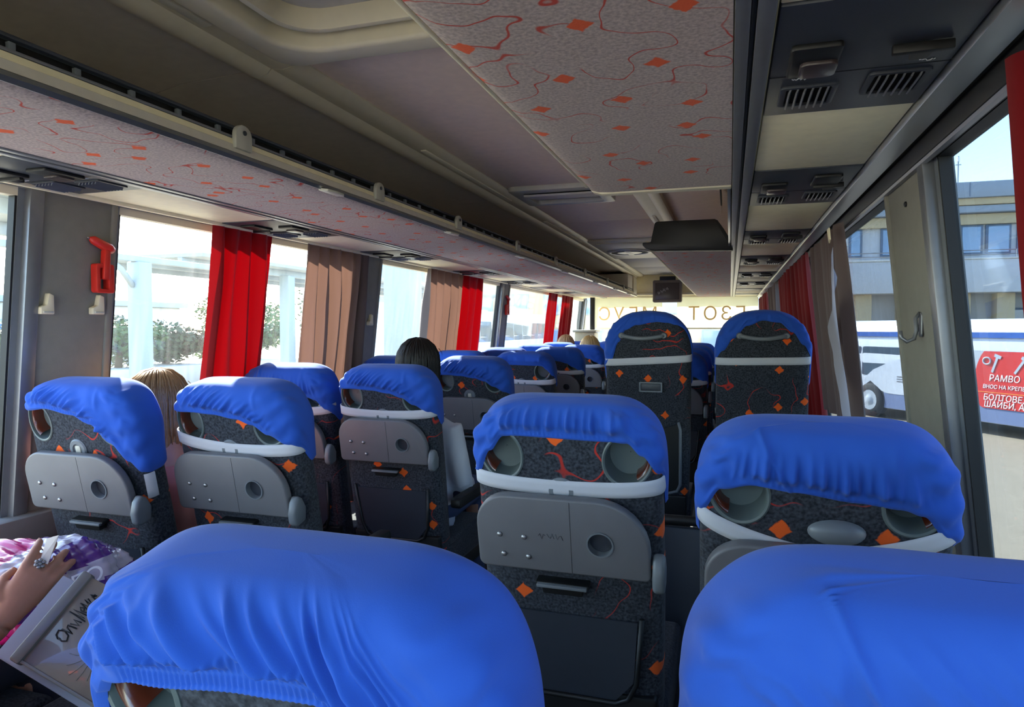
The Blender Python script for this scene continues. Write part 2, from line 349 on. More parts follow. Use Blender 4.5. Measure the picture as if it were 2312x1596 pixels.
# windscreen blinds with mirrored lettering
for k, (x0, x1, txt) in enumerate(((-1.86, -.90, 'МБУС'), (-.70, .36, 'ГЗОТ'))):
    b = thing('sun_blind', ('pale roller blind with faint mirrored letters left of the gap', 'pale roller blind with faint mirrored letters right of the gap')[k], 'blind', group='roller blinds on the windscreen')
    P = [[(x0 + (x1 - x0) * i / 24, 9.72 + .008 * math.sin(i * .9), z) for i in range(25)] for z in (1.36, 1.5, 1.65, 1.80)]
    MB().grid(P).build('sheet', 'blind', b, smooth=True)
    MB().tube([(x0, 9.72, 1.80), (x1, 9.72, 1.80)], .018, 10).build('roller', 'beige', b, smooth=True)
    box('bottom_bar', 'beige', x0, x1, 9.712, 9.728, 1.345, 1.365, b)
    me = text_mesh('lettering', txt, .26, 'letter_orange', .001, 'CENTER', spacing=1.25)
    o = link('lettering', me, b, ((x0 + x1) / 2, 9.705, 1.47), (R(90), 0, 0)); o.scale = (-1, 1, 1)

# ------------------------------------------------------------------ ceiling
ce = struct(box('ceiling', 'black', -2.05, .45, YB, 9.35, 2.14, 2.18, bevel=0), 'coach ceiling of taupe panels')
for y0, y1, m in ((YB, .42, 'taupe'), (1.535, 1.605, 'taupe'), (1.612, 4.562, 'taupe'), (4.57, 5.478, 'taupe'), (6.92, 8.1, 'ceiling_grey'), (8.108, 9.32, 'ceiling_grey')):
    box('ceiling_panel', m, -1.14, -.46, y0, y1, 2.07, 2.10, ce, .003)
# edge mouldings along the ceiling panels
prof = [(-1.10, 2.066), (-1.115, 2.05), (-1.15, 2.045), (-1.185, 2.05), (-1.20, 2.036), (-1.225, 2.028), (-1.25, 2.036), (-1.255, 2.055), (-1.25, 2.08), (-1.10, 2.08)]
for mirror in (0, 1):
    for y0, y1 in ((YB, 1.578), (1.582, 5.2), (5.204, 9.3)):
        pr = [((-1.6 - x) if mirror else x, z) for x, z in prof]
        MB().prism(pr, y0, y1, lambda a, b, t: (a, t, b)).build('edge_moulding', 'beige', ce, smooth='auto')
# lamp strips let into the mouldings
for x in (-1.145, -.455):
    for y0 in (-1.1, .2, 2.45, 4.3, 6.1, 7.7):
        box('lamp_strip', 'lamp_strip', x - .012, x + .012, y0, y0 + 1.1, 2.040, 2.046, ce, .002)
# upper faces above the racks
for side in (-1, 1):
    for y0, y1 in ((YB, 1.596), (1.602, 3.6), (3.606, 6.0), (6.006, 9.3)):
        q = [(-1.25, 2.06), (-1.50, 2.05), (-1.78, 2.0), (-1.98, 1.88), (-1.99, 1.90), (-1.79, 2.02), (-1.50, 2.07), (-1.25, 2.08)]
        q = [((-1.6 - x) if side > 0 else x, z) for x, z in q]
        MB().prism(q, y0, y1, lambda a, b, t: (a, t, b)).build('bin_panel', 'bin_grey' if side < 0 else 'taupe', ce, smooth='auto')
# roof hatch with its thick rounded frame
rh = struct(link('roof_hatch', None), 'cream framed roof hatch in the ceiling'); rh['category'] = 'hatch'
del rh['category']
def ring_prism(outer, inner, z0, z1):
    mb = MB(); n = len(outer)
    for (a, za), (b, zb) in (((outer, z0), (outer, z1)), ((inner, z1), (inner, z0)), ((outer, z1), (inner, z1)), ((inner, z0), (outer, z0))):
        mb.add([(x, y, za) for x, y in a] + [(x, y, zb) for x, y in b], [(i, (i + 1) % n, n + (i + 1) % n, n + i) for i in range(n)])
    return mb
o1 = rrect(-1.10, -.40, .44, 1.53, .07, 6); i1 = rrect(-1.03, -.47, .52, 1.455, .10, 6)
ring_prism(o1, i1, 2.02, 2.09).build('frame', 'beige', rh, bevel=.012, segs=3)
o2 = rrect(-1.01, -.49, .54, 1.435, .10, 6); i2 = rrect(-.99, -.51, .56, 1.415, .09, 6)
ring_prism(o2, i2, 2.05, 2.11).build('inner_frame', 'beige', rh, bevel=.006)
box('cover', 'ceiling_grey', -1.0, -.5, .55, 1.43, 2.10, 2.12, rh)
# small tilted ventilation flap
vf = struct(link('ventilation_flap', None), 'pale framed ceiling flap standing ajar')
ring_prism(rrect(-1.09, -.60, 3.33, 3.76, .03), rrect(-1.03, -.66, 3.41, 3.72, .02), 2.045, 2.09).build('frame', 'white_plastic', vf, bevel=.006)
box('painted_gap_shade', 'black', -1.03, -.66, 3.41, 3.72, 2.069, 2.0695, vf, 0)  # flat black sheet paints the shade inside the open gap
MB().box(-.18, .18, -.14, .14, -.006, .006).build('flap', 'ceiling_grey', vf, bevel=.004, loc=(-.845, 3.545, 2.052), rot=(R(7), 0, 0))
# ceiling fan plate with round vent
cv = struct(link('ceiling_vent', None), 'cream ceiling plate with a round slotted vent')
box('plate', 'beige', -1.13, -.47, 5.49, 6.91, 2.052, 2.075, cv, .012); box('plate_inset', 'beige', -1.06, -.54, 5.60, 6.78, 2.040, 2.054, cv, .008)
MB().lathe([(.20, 2.040), (.20, 2.028), (.185, 2.022), (.165, 2.026), (.165, 2.045)], 32, (-.86, 6.15, 0), caps=False).build('vent_ring', 'white_plastic', cv, smooth='auto')
MB().lathe([(.165, 2.046), (.165, 2.036), (.16, 2.035)], 32, (-.86, 6.15, 0)).build('vent_hole', 'black', cv)
box('vent_bar', 'white_plastic', -.885, -.835, 5.98, 6.32, 2.022, 2.034, cv, .003)
for s in (-1, 1):
    MB().lathe([(.11, 2.034), (.11, 2.026), (.10, 2.024)], 24, (-.86, 6.15, 0)).build('vent_core', 'dull_metal', cv) if s > 0 else None

# ------------------------------------------------------------------ luggage racks
def rack(side, y0, y1, label, fabric='rack_fabric'):
    t = thing('luggage_rack', label, 'luggage rack', group='overhead luggage racks')
    fx = (lambda x: x) if side < 0 else (lambda x: -1.6 - x)
    nx = [(-1.182, 1.785), (-1.19, 1.776), (-1.21, 1.770), (-1.25, 1.768), (-1.35, 1.768), (-1.5, 1.768), (-1.6, 1.768)]
    q = nx + [(-1.6, 1.80), (-1.182, 1.80)]
    MB().prism([(fx(x), z) for x, z in q], y0, y1, lambda a, b, t_: (a, t_, b)).build('underside', fabric, t, smooth='auto')
    return t, fx
lr, fx = rack(-1, YB, 9.05, 'long left luggage rack with orange-flecked fabric underside and slotted lip')
MB().prism([(-1.186, 1.772), (-1.168, 1.766), (-1.160, 1.774), (-1.166, 1.784), (-1.186, 1.786)], YB, 9.05, lambda a, b, t: (a, t, b)).build('bead_rail', 'metal', lr, smooth='auto')
MB().prism([(-1.19, 1.786), (-1.168, 1.786), (-1.173, 1.806), (-1.19, 1.806)], YB, 9.05, lambda a, b, t: (a, t, b)).build('lip_groove', 'bin_grey', lr)
MB().prism([(-1.19, 1.806), (-1.172, 1.806), (-1.176, 1.820), (-1.19, 1.820)], YB, 9.05, lambda a, b, t: (a, t, b)).build('lip', 'cream', lr)
box('slot_backing', 'black', -1.205, -1.196, YB, 8.75, 1.80, 1.850, lr, 0)
box('slot_rail', 'dull_metal', -1.19, -1.176, YB, 8.75, 1.822, 1.828, lr, .001); box('slot_rail', 'dark_plastic', -1.194, -1.176, YB, 8.75, 1.846, 1.853, lr, .001)
dv = MB().box(-.006, .004, -.006, .006, 0, .015).mesh('slot_divider', 'mid_grey', bevel=.001)
y = .5
while y < 6.2:
    link('slot_divider', dv, lr, (-1.186, y, 1.828)); y += .125
cl_ = MB(); cl_.prism([(-.03, 0), (.03, 0), (.03, .03)] + [(.03 * math.cos(R(a)), .036 + .026 * math.sin(R(a))) for a in range(0, 181, 20)] + [(-.03, .03)], 0, .014, lambda a, b, t: (t, a, b))
clm = cl_.mesh('rail_clip', 'white_plastic', bevel=.003)
scm = MB().lathe([(.006, 0), (.006, .003), (.002, .004)], 10, ax='x').mesh('screw', 'dark_plastic')
for y in (1.44, 2.14, 2.87, 3.77, 4.68, 5.7, 6.8, 7.9):
    c = link('rail_clip', clm, lr, (-1.176, y, 1.796)); link('screw', scm, c, (.014, 0, .042))
tbm = MB().prism([(0, -.05), (.0, .05), (.03, .045), (.042, .02), (.042, -.02), (.03, -.045)], -.004, .004, lambda a, b, t: (a, b, t)).mesh('grab_tab', 'white_plastic', bevel=.002)
for y in (1.83, 2.77, 3.78, 4.9, 6.1, 7.2, 8.2):
    link('grab_tab', tbm, lr, (-1.175, y, 1.767), (0, R(8), 0))
box('end_box', 'bin_grey', -1.595, -1.185, 8.35, 8.75, 1.80, 2.02, lr, .01)
MB().prism(rrect(-1.595, -1.17, 1.775, 2.045, [.06, .01, .01, .04]), 8.75, 9.05, lambda a, b, t: (a, t, b)).build('end_cap', 'beige', lr, smooth='auto')
r1, fx = rack(1, YB, 2.10, 'near right luggage rack with large orange-diamond fabric underside overhead')
MB().prism([(fx(x), z) for x, z in [(-1.178, 1.79), (-1.19, 1.772), (-1.22, 1.763), (-1.6, 1.763), (-1.6, 1.80), (-1.178, 1.81)]], 2.10, 2.135, lambda a, b, t: (a, t, b)).build('end_trim', 'beige', r1, bevel=.003)
box('lip', 'cream', -.432, -.42, YB, 2.10, 1.785, 1.82, r1)
r2, fx = rack(1, 3.74, 9.27, 'front right luggage rack behind the black end cover')
box('lip', 'cream', -.432, -.42, 3.74, 9.27, 1.785, 1.82, r2)
# black end cover closing the front rack towards the door well
ec = MB()
b0 = [(-.445, 1.805), (-.445, 1.79), (-.43, 1.775), (-.40, 1.762), (.005, 1.752), (.012, 1.752), (.0, 1.80), (-.035, 1.86), (-.066, 1.905), (-.08, 1.912), (-.37, 1.912), (-.382, 1.905), (-.402, 1.805)]
ec.prism(b0, 3.66, 3.74, lambda a, b, t: (a + (t - 3.66) * .0, t, b))
ec.build('end_cover', 'black_plastic', r2, bevel=.006)
# side of the duct visible through the gap of the racks
gp = thing('door_well_lining', 'cream upright lining panel above the door well between the right racks', 'lining panel')
box('panel', 'beige', -.004, .0, 2.14, 3.66, 1.80, 2.02, gp, 0); box('panel', 'taupe', -.05, -.045, 2.14, 3.66, 1.93, 2.03, gp, 0)
box('slit', 'black', -.046, -.04, 2.3, 3.3, 1.915, 1.932, gp, .001); box('strip', 'metal', -.012, -.002, 2.14, 3.66, 1.77, 1.80, gp, .001)

# ------------------------------------------------------------------ service ducts with vents and reading lamps
slat = MB().box(-.0015, .0015, -.045, .045, -.006, .006).mesh('slat', 'dull_metal')
vfm = ring_prism(rrect(-.046, .046, -.052, .052, .008), rrect(-.036, .036, -.043, .043, .004), -.004, .004).mesh('vent_frame', 'dark_plastic', bevel=.0015)
vbk = MB().box(-.037, .037, -.044, .044, .003, .004).mesh('vent_back', 'black')
lampm = MB().prism(rrect(-.036, .036, -.06, .06, .008), -.006, .004, lambda a, b, t: (a, b, t)).mesh('reading_lamp', 'black_plastic', bevel=.003)
lensm = MB().prism(rrect(-.027, .027, -.03, .03, .012), -.012, -.004, lambda a, b, t: (a, b, t)).mesh('lens', 'screen', bevel=.002)
hookm = MB().prism([(-.04, -.006), (.04, -.006), (.04, .006), (.015, .006), (.012, .03), (-.012, .03), (-.015, .006), (-.04, .006)], -.014, .0, lambda a, b, t: (a, b, t)).mesh('pull_lever', 'black_plastic', bevel=.002)
def squig(n, w_, h_, seed):
    rr = random.Random(seed); return [(-w_ / 2 + w_ * i / (n - 1), rr.uniform(-h_, h_), 0) for i in range(n)]
def duct(side, label, ys):
    fx = (lambda x: x) if side > 0 else (lambda x: -1.6 - x)
    def bx(n, m, x0, x1, y0, y1, z0, z1, p, bv=.002):
        a, b = sorted((fx(x0), fx(x1))); return box(n, m, a, b, y0, y1, z0, z1, p, bv)
    t = thing('service_duct', label, 'service duct', group='overhead service ducts')
    bx('housing', 'bin_grey', .0, .39, YB, 9.28, 1.785, 1.86, t)
    bx('channel', 'dull_metal', .002, .022, YB, 9.28, 1.764, 1.785, t); bx('channel', 'dark_plastic', .022, .030, YB, 9.28, 1.775, 1.785, t); bx('channel', 'dull_metal', .030, .054, YB, 9.28, 1.762, 1.785, t)
    y = YB
    for k, (y0, y1) in enumerate(ys):
        if y0 - y > .02: bx('blank_panel', 'cream', .058, .322, y + .004, y0 - .004, 1.769, 1.786, t)
        sp = bx('service_panel', 'dark_plastic', .058, .322, y0, y1, 1.766, 1.786, t, .003)
        L = y1 - y0
        if k < 7:
            for xc, yc in ((.125, y0 + L * .76), (.258, y0 + L * .70)):
                xc = fx(xc)
                link('vent_frame', vfm, sp, (xc, yc, 1.765)); link('vent_back', vbk, sp, (xc, yc, 1.762))
                for j in range(6): link('slat', slat, sp, (xc - .030 + .012 * j, yc, 1.760), (0, R(25), 0))
            lp = link('reading_lamp', lampm, sp, (fx(.118), y0 + L * .40, 1.763)); link('reading_lamp', lampm, sp, (fx(.250), y0 + L * .26, 1.763)) if k > 1 else None
            link('lens', lensm, sp, (fx(.126), y0 + L * .44, 1.763))
            link('pull_lever', hookm, sp, (fx(.262), y0 + L * .36, 1.764))
            bx('seam', 'black', .058, .322, y0 + L * .55, y0 + L * .555, 1.7655, 1.767, sp, 0)
            if k < 3:
                for j, (xx, yy) in enumerate(((.105, .585), (.285, .52))):
                    MB().tube(squig(12, .022, .005, k * 3 + j), .0008, 4).build('sticker_mark', 'sticker', sp, loc=(fx(xx), y0 + L * yy, 1.765))
        y = y1
    bx('blank_panel', 'cream', .058, .322, y + .004, 9.27, 1.769, 1.786, t)
    return t, bx
sdr, bx = duct(1, 'right service duct of cream and dark vent panels along the windows', [(-.25, .30), (.964, 1.441), (1.945, 2.47), (3.12, 3.58), (4.17, 4.75), (5.35, 5.85), (6.45, 6.9), (7.5, 7.9), (8.5, 8.9)])
MB().prism([(.325, 1.762), (.328, 1.756), (.372, 1.752), (.384, 1.765), (.39, 1.80), (.325, 1.80)], YB, 9.28, lambda a, b, t: (a, t, b)).build('edge_trim', 'metal', sdr, smooth='auto')
sdl, bx = duct(-1, 'left service duct of cream and dark vent panels along the windows', [(-.75, -.2), (.3, .75), (1.22, 1.62), (2.24, 2.70), (3.30, 3.80), (4.6, 5.0), (5.7, 6.1), (6.6, 7.0), (7.6, 8.0)])
MB().prism([(-1.6 - x, z) for x, z in [(.325, 1.764), (.328, 1.758), (.36, 1.762), (.395, 1.775), (.40, 1.80), (.325, 1.80)]], YB, 9.28, lambda a, b, t: (a, t, b)).build('edge_trim', 'cream', sdl, smooth='auto')
tr = thing('curtain_track', 'black curtain track above the right side windows', 'curtain track')
MB().prism([(.384, 1.75), (.392, 1.72), (.412, 1.715), (.43, 1.73), (.43, 1.765), (.39, 1.765)], YB, 9.28, lambda a, b, t: (a, t, b)).build('track', 'black_plastic', tr, smooth='auto')
MB().prism([(.394, 1.719), (.397, 1.713), (.408, 1.713), (.410, 1.718)], YB, 9.28, lambda a, b, t: (a, t, b)).build('runner_slot', 'dull_metal', tr)
# ================================================================== seats
class Back:
    """rounded backrest: cross-sections are superellipses whose half width a(h) and half depth b(h) vary with height h"""
    def __init__(s, H, W, Rh, Rv, D=.056, base=.205):
        s.H, s.W, s.Rh, s.Rv, s.D, s.base = H, W, Rh, Rv, D, base
        tab = []; n = 4.5; K = 2000
        for k in range(K + 1):
            f = 2 * math.pi * k / K; c, q = math.cos(f), math.sin(f)
            tab.append((math.copysign(abs(c) ** (2 / n), c), math.copysign(abs(q) ** (2 / n), q)))
        cum = [0]
        for (x0, y0), (x1, y1) in zip(tab, tab[1:]): cum.append(cum[-1] + math.hypot((x1 - x0) * W, (y1 - y0) * D))
        s.tab, s.cum = tab, cum
    def ring(s, N):
        out = []; j = 0; T = s.cum[-1]
        for k in range(N):
            t = T * k / N
            while s.cum[j + 1] < t: j += 1
            u = (t - s.cum[j]) / max(1e-9, s.cum[j + 1] - s.cum[j]); a, b = s.tab[j], s.tab[j + 1]
            out.append((a[0] + (b[0] - a[0]) * u, a[1] + (b[1] - a[1]) * u))
        return out
    def a(s, h):
        w_ = s.base + (s.W - s.base) * ss(0, .35, h)
        t = (h - (s.H - s.Rv)) / s.Rv
        if t > 0: w_ = s.W - s.Rh + s.Rh * math.sqrt(max(0, 1 - min(1, t) ** 2.2))
        return w_
    def b(s, h):
        r = .05; t = (h - (s.H - r)) / r; d = s.D + .010 * ss(.5, .65, h)
        if t > 0: d = d - r + r * math.sqrt(max(0, 1 - min(1, t) ** 2))
        return d
    def yc(s, h): return .008 * ss(.5, .65, h)
    def P(s, u, h, off=0):
        up = ss(s.H - s.Rv, s.H, h) * off
        return (u[0] * (s.a(h) + off), s.yc(h) + u[1] * (s.b(h) + off), h + up)
    def rows(s, h0, n):
        out = []
        for i in range(n + 1):
            t = i / n; e = math.sin(t * math.pi / 2); out.append(h0 + (s.H - h0) * (.25 * t + .75 * e))
        return out
    def body(s, name, m, N=72, n=30):
        rg = s.ring(N); P = [[s.P(u, h) for u in rg] for h in s.rows(-.02, n)]
        mb = MB(); mb.grid(P, wv=True)
        k = len(P)
        top = [(u[0] * s.a(s.H) * .5, s.yc(s.H), s.H + .002) for u in rg]
        o = len(mb.v); mb.v += top
        mb.f += [((k - 1) * N + i, (k - 1) * N + (i + 1) % N, o + (i + 1) % N, o + i) for i in range(N)]
        mb.f.append(tuple(o + i for i in range(N))); mb.f.append(tuple(range(N))[::-1])
        return mb.mesh(name, m, smooth=True)
    def hem_h(s, u, hem):
        h = s.H - .05
        for _ in range(30):
            h = .5 * h + .5 * hem(u[0] * s.a(h), u[1])
        return h
    def cover(s, name, hem, seed=1, N=160, n=26, off=.008, gather=.0045, fold=.003, ribs=False, bias=0, bw=.13, kf=330, reach=.085, seam=None, pucker=0, bh=.026):
        """elasticated cloth cap pulled over the top of the backrest; hem(x, uy) gives its lower edge"""
        rg = s.ring(N); rr = random.Random(seed); cols = []; info = []
        ph = [rr.uniform(0, 6.28) for _ in range(8)]
        for u in rg:
            hh = min(s.H - .012, s.hem_h(u, hem)); c = []; inf = []
            c.append((u[0] * s.a(s.H) * .35, s.yc(s.H), s.H + off + .002)); inf.append((u[0] * .05, 1, u[1], s.H))
            for i in range(n + 1):
                t = i / n; e = 1 - math.cos(t * math.pi / 2); h = s.H - (s.H - hh) * (.55 * t + .45 * e)
                o_ = off * (.25 if i == n else 1)
                c.append(s.P(u, h, o_)); inf.append((c[-1][0], h - hh, u[1], h))
            cols.append(c); info += inf
        mb = MB(); mb.grid(cols, wu=True)
        bm = bmesh.new(); vv = [bm.verts.new(v) for v in mb.v]
        for f in mb.f:
            try: bm.faces.new([vv[i] for i in f])
            except ValueError: pass
        bmesh.ops.recalc_face_normals(bm, faces=bm.faces); bm.normal_update()
        dis = []
        for v, (x, dh, uy, h) in zip(vv, info):
            rear = ss(.2, -.75, uy); mid = ss(bw + .05, bw - .03, abs(x))
            xs = x * (1 + .9 * dh) + bias * dh
            g = .5 + .5 * math.sin(xs * kf + ph[0] + 1.6 * math.sin(xs * 37 + ph[1])); g = g ** 1.6
            g2 = .5 + .5 * math.sin(xs * kf * .43 + ph[2] + .9 * math.sin(xs * 19 + ph[3]))
            top = ss(reach, .012, dh) * ss(bh - .016, bh + .004, dh)
            fade = ss(s.H + .001, s.H - .03, h)
            d = gather * (g * (.55 + .45 * g2) + .55 * g2) * rear * mid * top * fade
            lat = math.sin(x * 62 + dh * (38 + bias * 8) + ph[4]) * .6 + math.sin(x * 27 - dh * 55 + ph[5]) * .6
            d += fold * lat * ss(0, .03, dh) * (.35 + .65 * rear) * (.15 + .85 * fade)
            d += fold * 1.2 * (1 - mid) * math.sin(dh * 95 - abs(x) * 130 + ph[6]) * ss(0, .02, dh) * rear * fade
            if dh < bh and abs(x) < bw and rear > .3:
                e = ss(bw, bw - .015, abs(x)) * rear
                d += -.0022 * e * ss(bh, bh - .008, dh)
                if ribs: d += .0011 * e * math.sin(x * 2 * math.pi / ribs) * (1 if dh > .001 else .3) * (1 if abs(dh - bh * .5) > .0012 else -.4)
            if seam is not None: d += .0045 * math.exp(-((x - seam - .55 * (s.H - h) * (1 if seam < 0 else -1)) / .0045) ** 2) * rear
            if pucker: d += pucker * math.exp(-((abs(x) - .128) / .013) ** 2 - ((h - s.H + .030) / .016) ** 2) * ss(-.2, -.8, uy)
            # corner seam bumps
            d += .004 * math.exp(-((abs(x) - (s.W - s.Rh) - .01) / .008) ** 2) * ss(.05, .08, h - (s.H - s.Rv)) * ss(-.3, -.9, uy) * fade
            dis.append(max(d, -.45 * off) if dh > .004 else d * .3)
        for v, d in zip(vv, dis): v.co += v.normal * d
        bmesh.ops.remove_doubles(bm, verts=bm.verts, dist=1e-6)
        me = bpy.data.meshes.new(name); bm.to_mesh(me); bm.free()
        for p in me.polygons: p.use_smooth = True
        me.materials.append(M['blue']); return me
    def strap(s, name, zf, x0=-1.0, x1=1.0, wd=.036, N=160, uymax=.35, off=.0055):
        rg = [u for u in s.ring(N) if u[1] < uymax and x0 <= u[0] <= x1]; P = []
        rg.sort(key=lambda u: (math.atan2(u[1] - .5, u[0])))
        for u in rg:
            hc = zf(u[0] * s.W)
            P.append([s.P(u, hc + q * wd, off - .003 * (abs(q) > .49)) for q in (-.5, -.49, -.16, .16, .49, .5)])
        return MB().grid(P).mesh(name, 'elastic', smooth=True)

REG = Back(.757, .211, .118, .125)
TALL = Back(.985, .212, .19, .20)
# ---- regular seat meshes shared by all copies
def ell(cx, cz, rx, rz, n=28, tilt=0):
    return [(cx + rx * math.cos(a) * math.cos(tilt) - rz * math.sin(a) * math.sin(tilt), cz + rx * math.cos(a) * math.sin(tilt) + rz * math.sin(a) * math.cos(tilt)) for a in (2 * math.pi * k / n for k in range(n))]
XZ = lambda a, b, t: (a, t, b)
EX, EH, ERX, ERZ, EDEP = .142, .650, .050, .058, .062
reg_body = REG.body('backrest', 'seat_fabric')
reg_body = boolean(reg_body, [MB().prism(ell(s * EX, EH, ERX, ERZ, tilt=-s * .25), -.2, -.066 + EDEP, XZ).mesh('c', 'black') for s in (-1, 1)])
for p in reg_body.polygons: p.use_smooth = True
reg_body.set_sharp_from_angle(angle=R(50))
def rear_y(x, h):
    u = min(.995, abs(x) / REG.a(h)); return REG.yc(h) - (1 - u ** 4.5) ** (1 / 4.5) * REG.b(h)
def ear(s):
    n = 36; P = []
    for k, dy, ab in ((1.08, .004, 0), (1.09, -.0015, 0), (1.03, -.0035, 0), (.96, -.0015, 0), (.94, .004, 0), (.93, -.030, 1), (.88, -.010, 1), (.5, -.007, 1), (.02, -.006, 1)):
        P.append([(x, (dy if ab else rear_y(x, z) + dy), z) for x, z in ell(s * EX, EH, ERX * k, ERZ * k, n, -s * .25)])
    return MB().grid(P, wv=True).mesh('ear_recess', 'recess_green', smooth='auto')
def earwood(s):
    P = []
    for k in range(15):
        a = R(-66 + 132 * k / 14); row = []
        for q, t in ((.92, .006), (.86, .007), (.78, .014), (.74, .026), (.73, .05)):
            x, z = s * EX + s * ERX * q * math.cos(a), EH + ERZ * q * math.sin(a); row.append((x, rear_y(x, z) + t, z))
        P.append(row)
    return MB().grid(P).mesh('wood_trim', 'wood', smooth=True)
ears = {s: (ear(s), earwood(s)) for s in (-1, 1)}
TX0, TX1, TZ0, TZ1 = -.200, .190, .385, .566
tray_o = rrect(TX0, TX1, TZ0, TZ1, [.115, .075, .018, .012], 8)
tray = MB().prism(tray_o, -.092, -.066, XZ).mesh('tray_table', 'tray_grey', bevel=.006, segs=3)
tray = boolean(tray, [MB().lathe([(.027, -.2), (.027, -.074)], 28, (.083, 0, .466), 'y').mesh('c', 'black'), MB().box(.018, .0195, -.2, -.0895, .38, .56).mesh('c', 'black')])
tray.materials.clear(); tray.materials.append(M['tray_grey'])
for p in tray.polygons: p.use_smooth = True
tray.set_sharp_from_angle(angle=R(40))
cupm = MB().lathe([(.030, -.0925), (.030, -.095), (.0265, -.095), (.0262, -.076)], 28, (.083, 0, .466), 'y', False).mesh('cup_holder', 'mid_grey', smooth='auto')
cupb = MB().lathe([(.0262, -.0758), (.0262, -.0755), (.001, -.0755)], 28, (.083, 0, .466), 'y').mesh('cup_floor', 'dark_plastic')
rivm = MB().lathe([(.0065, .0), (.006, -.003), (.003, -.0048), (.0005, -.005)], 10, ax='y').mesh('rivet', 'silver', smooth=True)
hing = MB().prism([(-.112, -.030), (-.100, -.042), (-.060, -.040), (-.050, .0), (-.062, .030), (-.080, .046), (-.098, .030), (-.112, .0)], -.012, .014, lambda a, b, t: (t, a, b)).mesh('hinge_cheek', 'mid_grey', bevel=.008, segs=3)
latch = MB(); latch.lathe([(.032, -.050), (.032, -.059), (.028, -.0625), (.018, -.0625), (.017, -.058)], 24, ax='y')
latchm = latch.mesh('tray_latch', 'mid_grey', smooth='auto')
latk = MB().prism(rrect(-.010, .010, -.012, .012, .004), -.0615, -.054, XZ).mesh('latch_knob', 'white_plastic', bevel=.003)
dome = MB(); P = []
for i in range(9):
    a = R(90 * i / 8); P.append([(.047 * math.cos(a) * math.cos(b), -.064 - .022 * math.sin(a), .024 * math.cos(a) * math.sin(b)) for b in (2 * math.pi * k / 24 for k in range(24))])
domem = dome.grid(P, wv=True).mesh('tray_latch', 'mid_grey', smooth=True)
grabm = MB().prism([(-.062, .0), (.062, .0), (.062, -.010), (.048, -.014), (.046, -.03), (-.046, -.03), (-.048, -.014), (-.062, -.010)], -.082, -.050, XZ).mesh('grab_recess', 'black_plastic', bevel=.004)
grabl = MB().box(-.058, .058, -.090, -.078, -.010, -.002).mesh('lip', 'mid_grey', bevel=.002)
pk = MB(); pk.tube([(-.165, -.062, .27), (-.150, -.066, .10), (-.13, -.067, .055), (-.10, -.068, .04), (.10, -.068, .04), (.13, -.067, .055), (.150, -.066, .10), (.165, -.062, .27)], .006, 8)
pkm = pk.mesh('magazine_pocket', 'black_plastic', smooth=True)
pnet = MB().prism([(-.155, .26), (.155, .26), (.143, .10), (.10, .045), (-.10, .045), (-.143, .10)], -.064, -.060, XZ).mesh('net', 'dark_plastic')
cush = MB().prism(rrect(-.02, .47, .34, .47, [.05, .03, .02, .05], 5), -.215, .215, lambda a, b, t: (t, a, b)).mesh('seat_cushion', 'seat_fabric', bevel=.02, segs=3)
ped = MB().box(-.205, .205, .0, .42, .28, .345).mesh('seat_frame', 'black_plastic', bevel=.01)
legm = MB().prism([(-.10, 0), (.10, 0), (.07, .30), (-.07, .30)], -.02, .02, lambda a, b, t: (t, a, b)).mesh('leg', 'dull_metal', bevel=.006)
armm = MB().prism(rrect(-.02, .30, .60, .645, .018, 4), -.022, .022, lambda a, b, t: (t, a, b)).mesh('armrest', 'black_plastic', bevel=.008)
lowm = MB().prism(rrect(-.195, .195, -.12, .06, [.01, .01, .03, .03]), -.062, -.02, XZ).mesh('lower_shell', 'black_plastic', bevel=.008)

def hemf(pts):
    """rear edge from (x, h) points; sides and front hang lower"""
    def f(x, uy):
        r = interp(pts, x); w_ = ss(-.55, .35, uy)
        fr = .52
        return r * (1 - w_) + min(r, fr) * w_
    return f
HEMS = {
 'flat': [(-.224, .58), (-.20, .595), (-.165, .655), (-.13, .692), (-.10, .694), (.10, .690), (.14, .688), (.17, .66), (.205, .615), (.224, .585)],
 'droop': [(-.224, .655), (-.20, .676), (-.13, .680), (-.05, .676), (.03, .665), (.08, .650), (.13, .622), (.19, .590), (.224, .565)],
 'long': [(-.224, .650), (-.19, .680), (-.10, .690), (0, .675), (.06, .650), (.12, .595), (.17, .54), (.20, .505), (.224, .49)],
 'wide': [(-.224, .56), (-.205, .60), (-.17, .655), (-.12, .668), (-.05, .660), (.05, .648), (.12, .640), (.15, .63), (.19, .585), (.224, .55)],
 'frontA': [(-.211, .55), (-.195, .585), (-.180, .635), (-.163, .654), (-.12, .662), (.0, .674), (.06, .676), (.10, .640), (.15, .59), (.211, .55)],
 'near': [(-.224, .52), (-.205, .56), (-.175, .605), (-.14, .622), (-.10, .624), (.0, .622), (.11, .618), (.15, .605), (.185, .57), (.224, .52)],
}
cover_cache = {}
def cover_mesh(style, seed, hi):
    key = (style, seed, hi)
    if key not in cover_cache:
        kw = {0: dict(N=96, n=16), 1: dict(N=300, n=32, ribs=.010, gather=.0155, kf=300), 2: dict(N=900, n=56, off=.010, ribs=.0062, fold=.0028, gather=.016, kf=205, reach=.16, bw=.15, bh=.034)}[hi]
        if hi == 2: kw['bias'] = 1.2
        if style == 'near': kw.update(seam=-.105, gather=.006)
        if style == 'wide': kw['seam'] = -.11
        if style == 'flat': kw['pucker'] = .016
        if style in ('droop', 'long'): kw['bias'] = -1.0
        cover_cache[key] = REG.cover('headrest_cover', hemf(HEMS[style]), seed, **kw)
    return cover_cache[key]
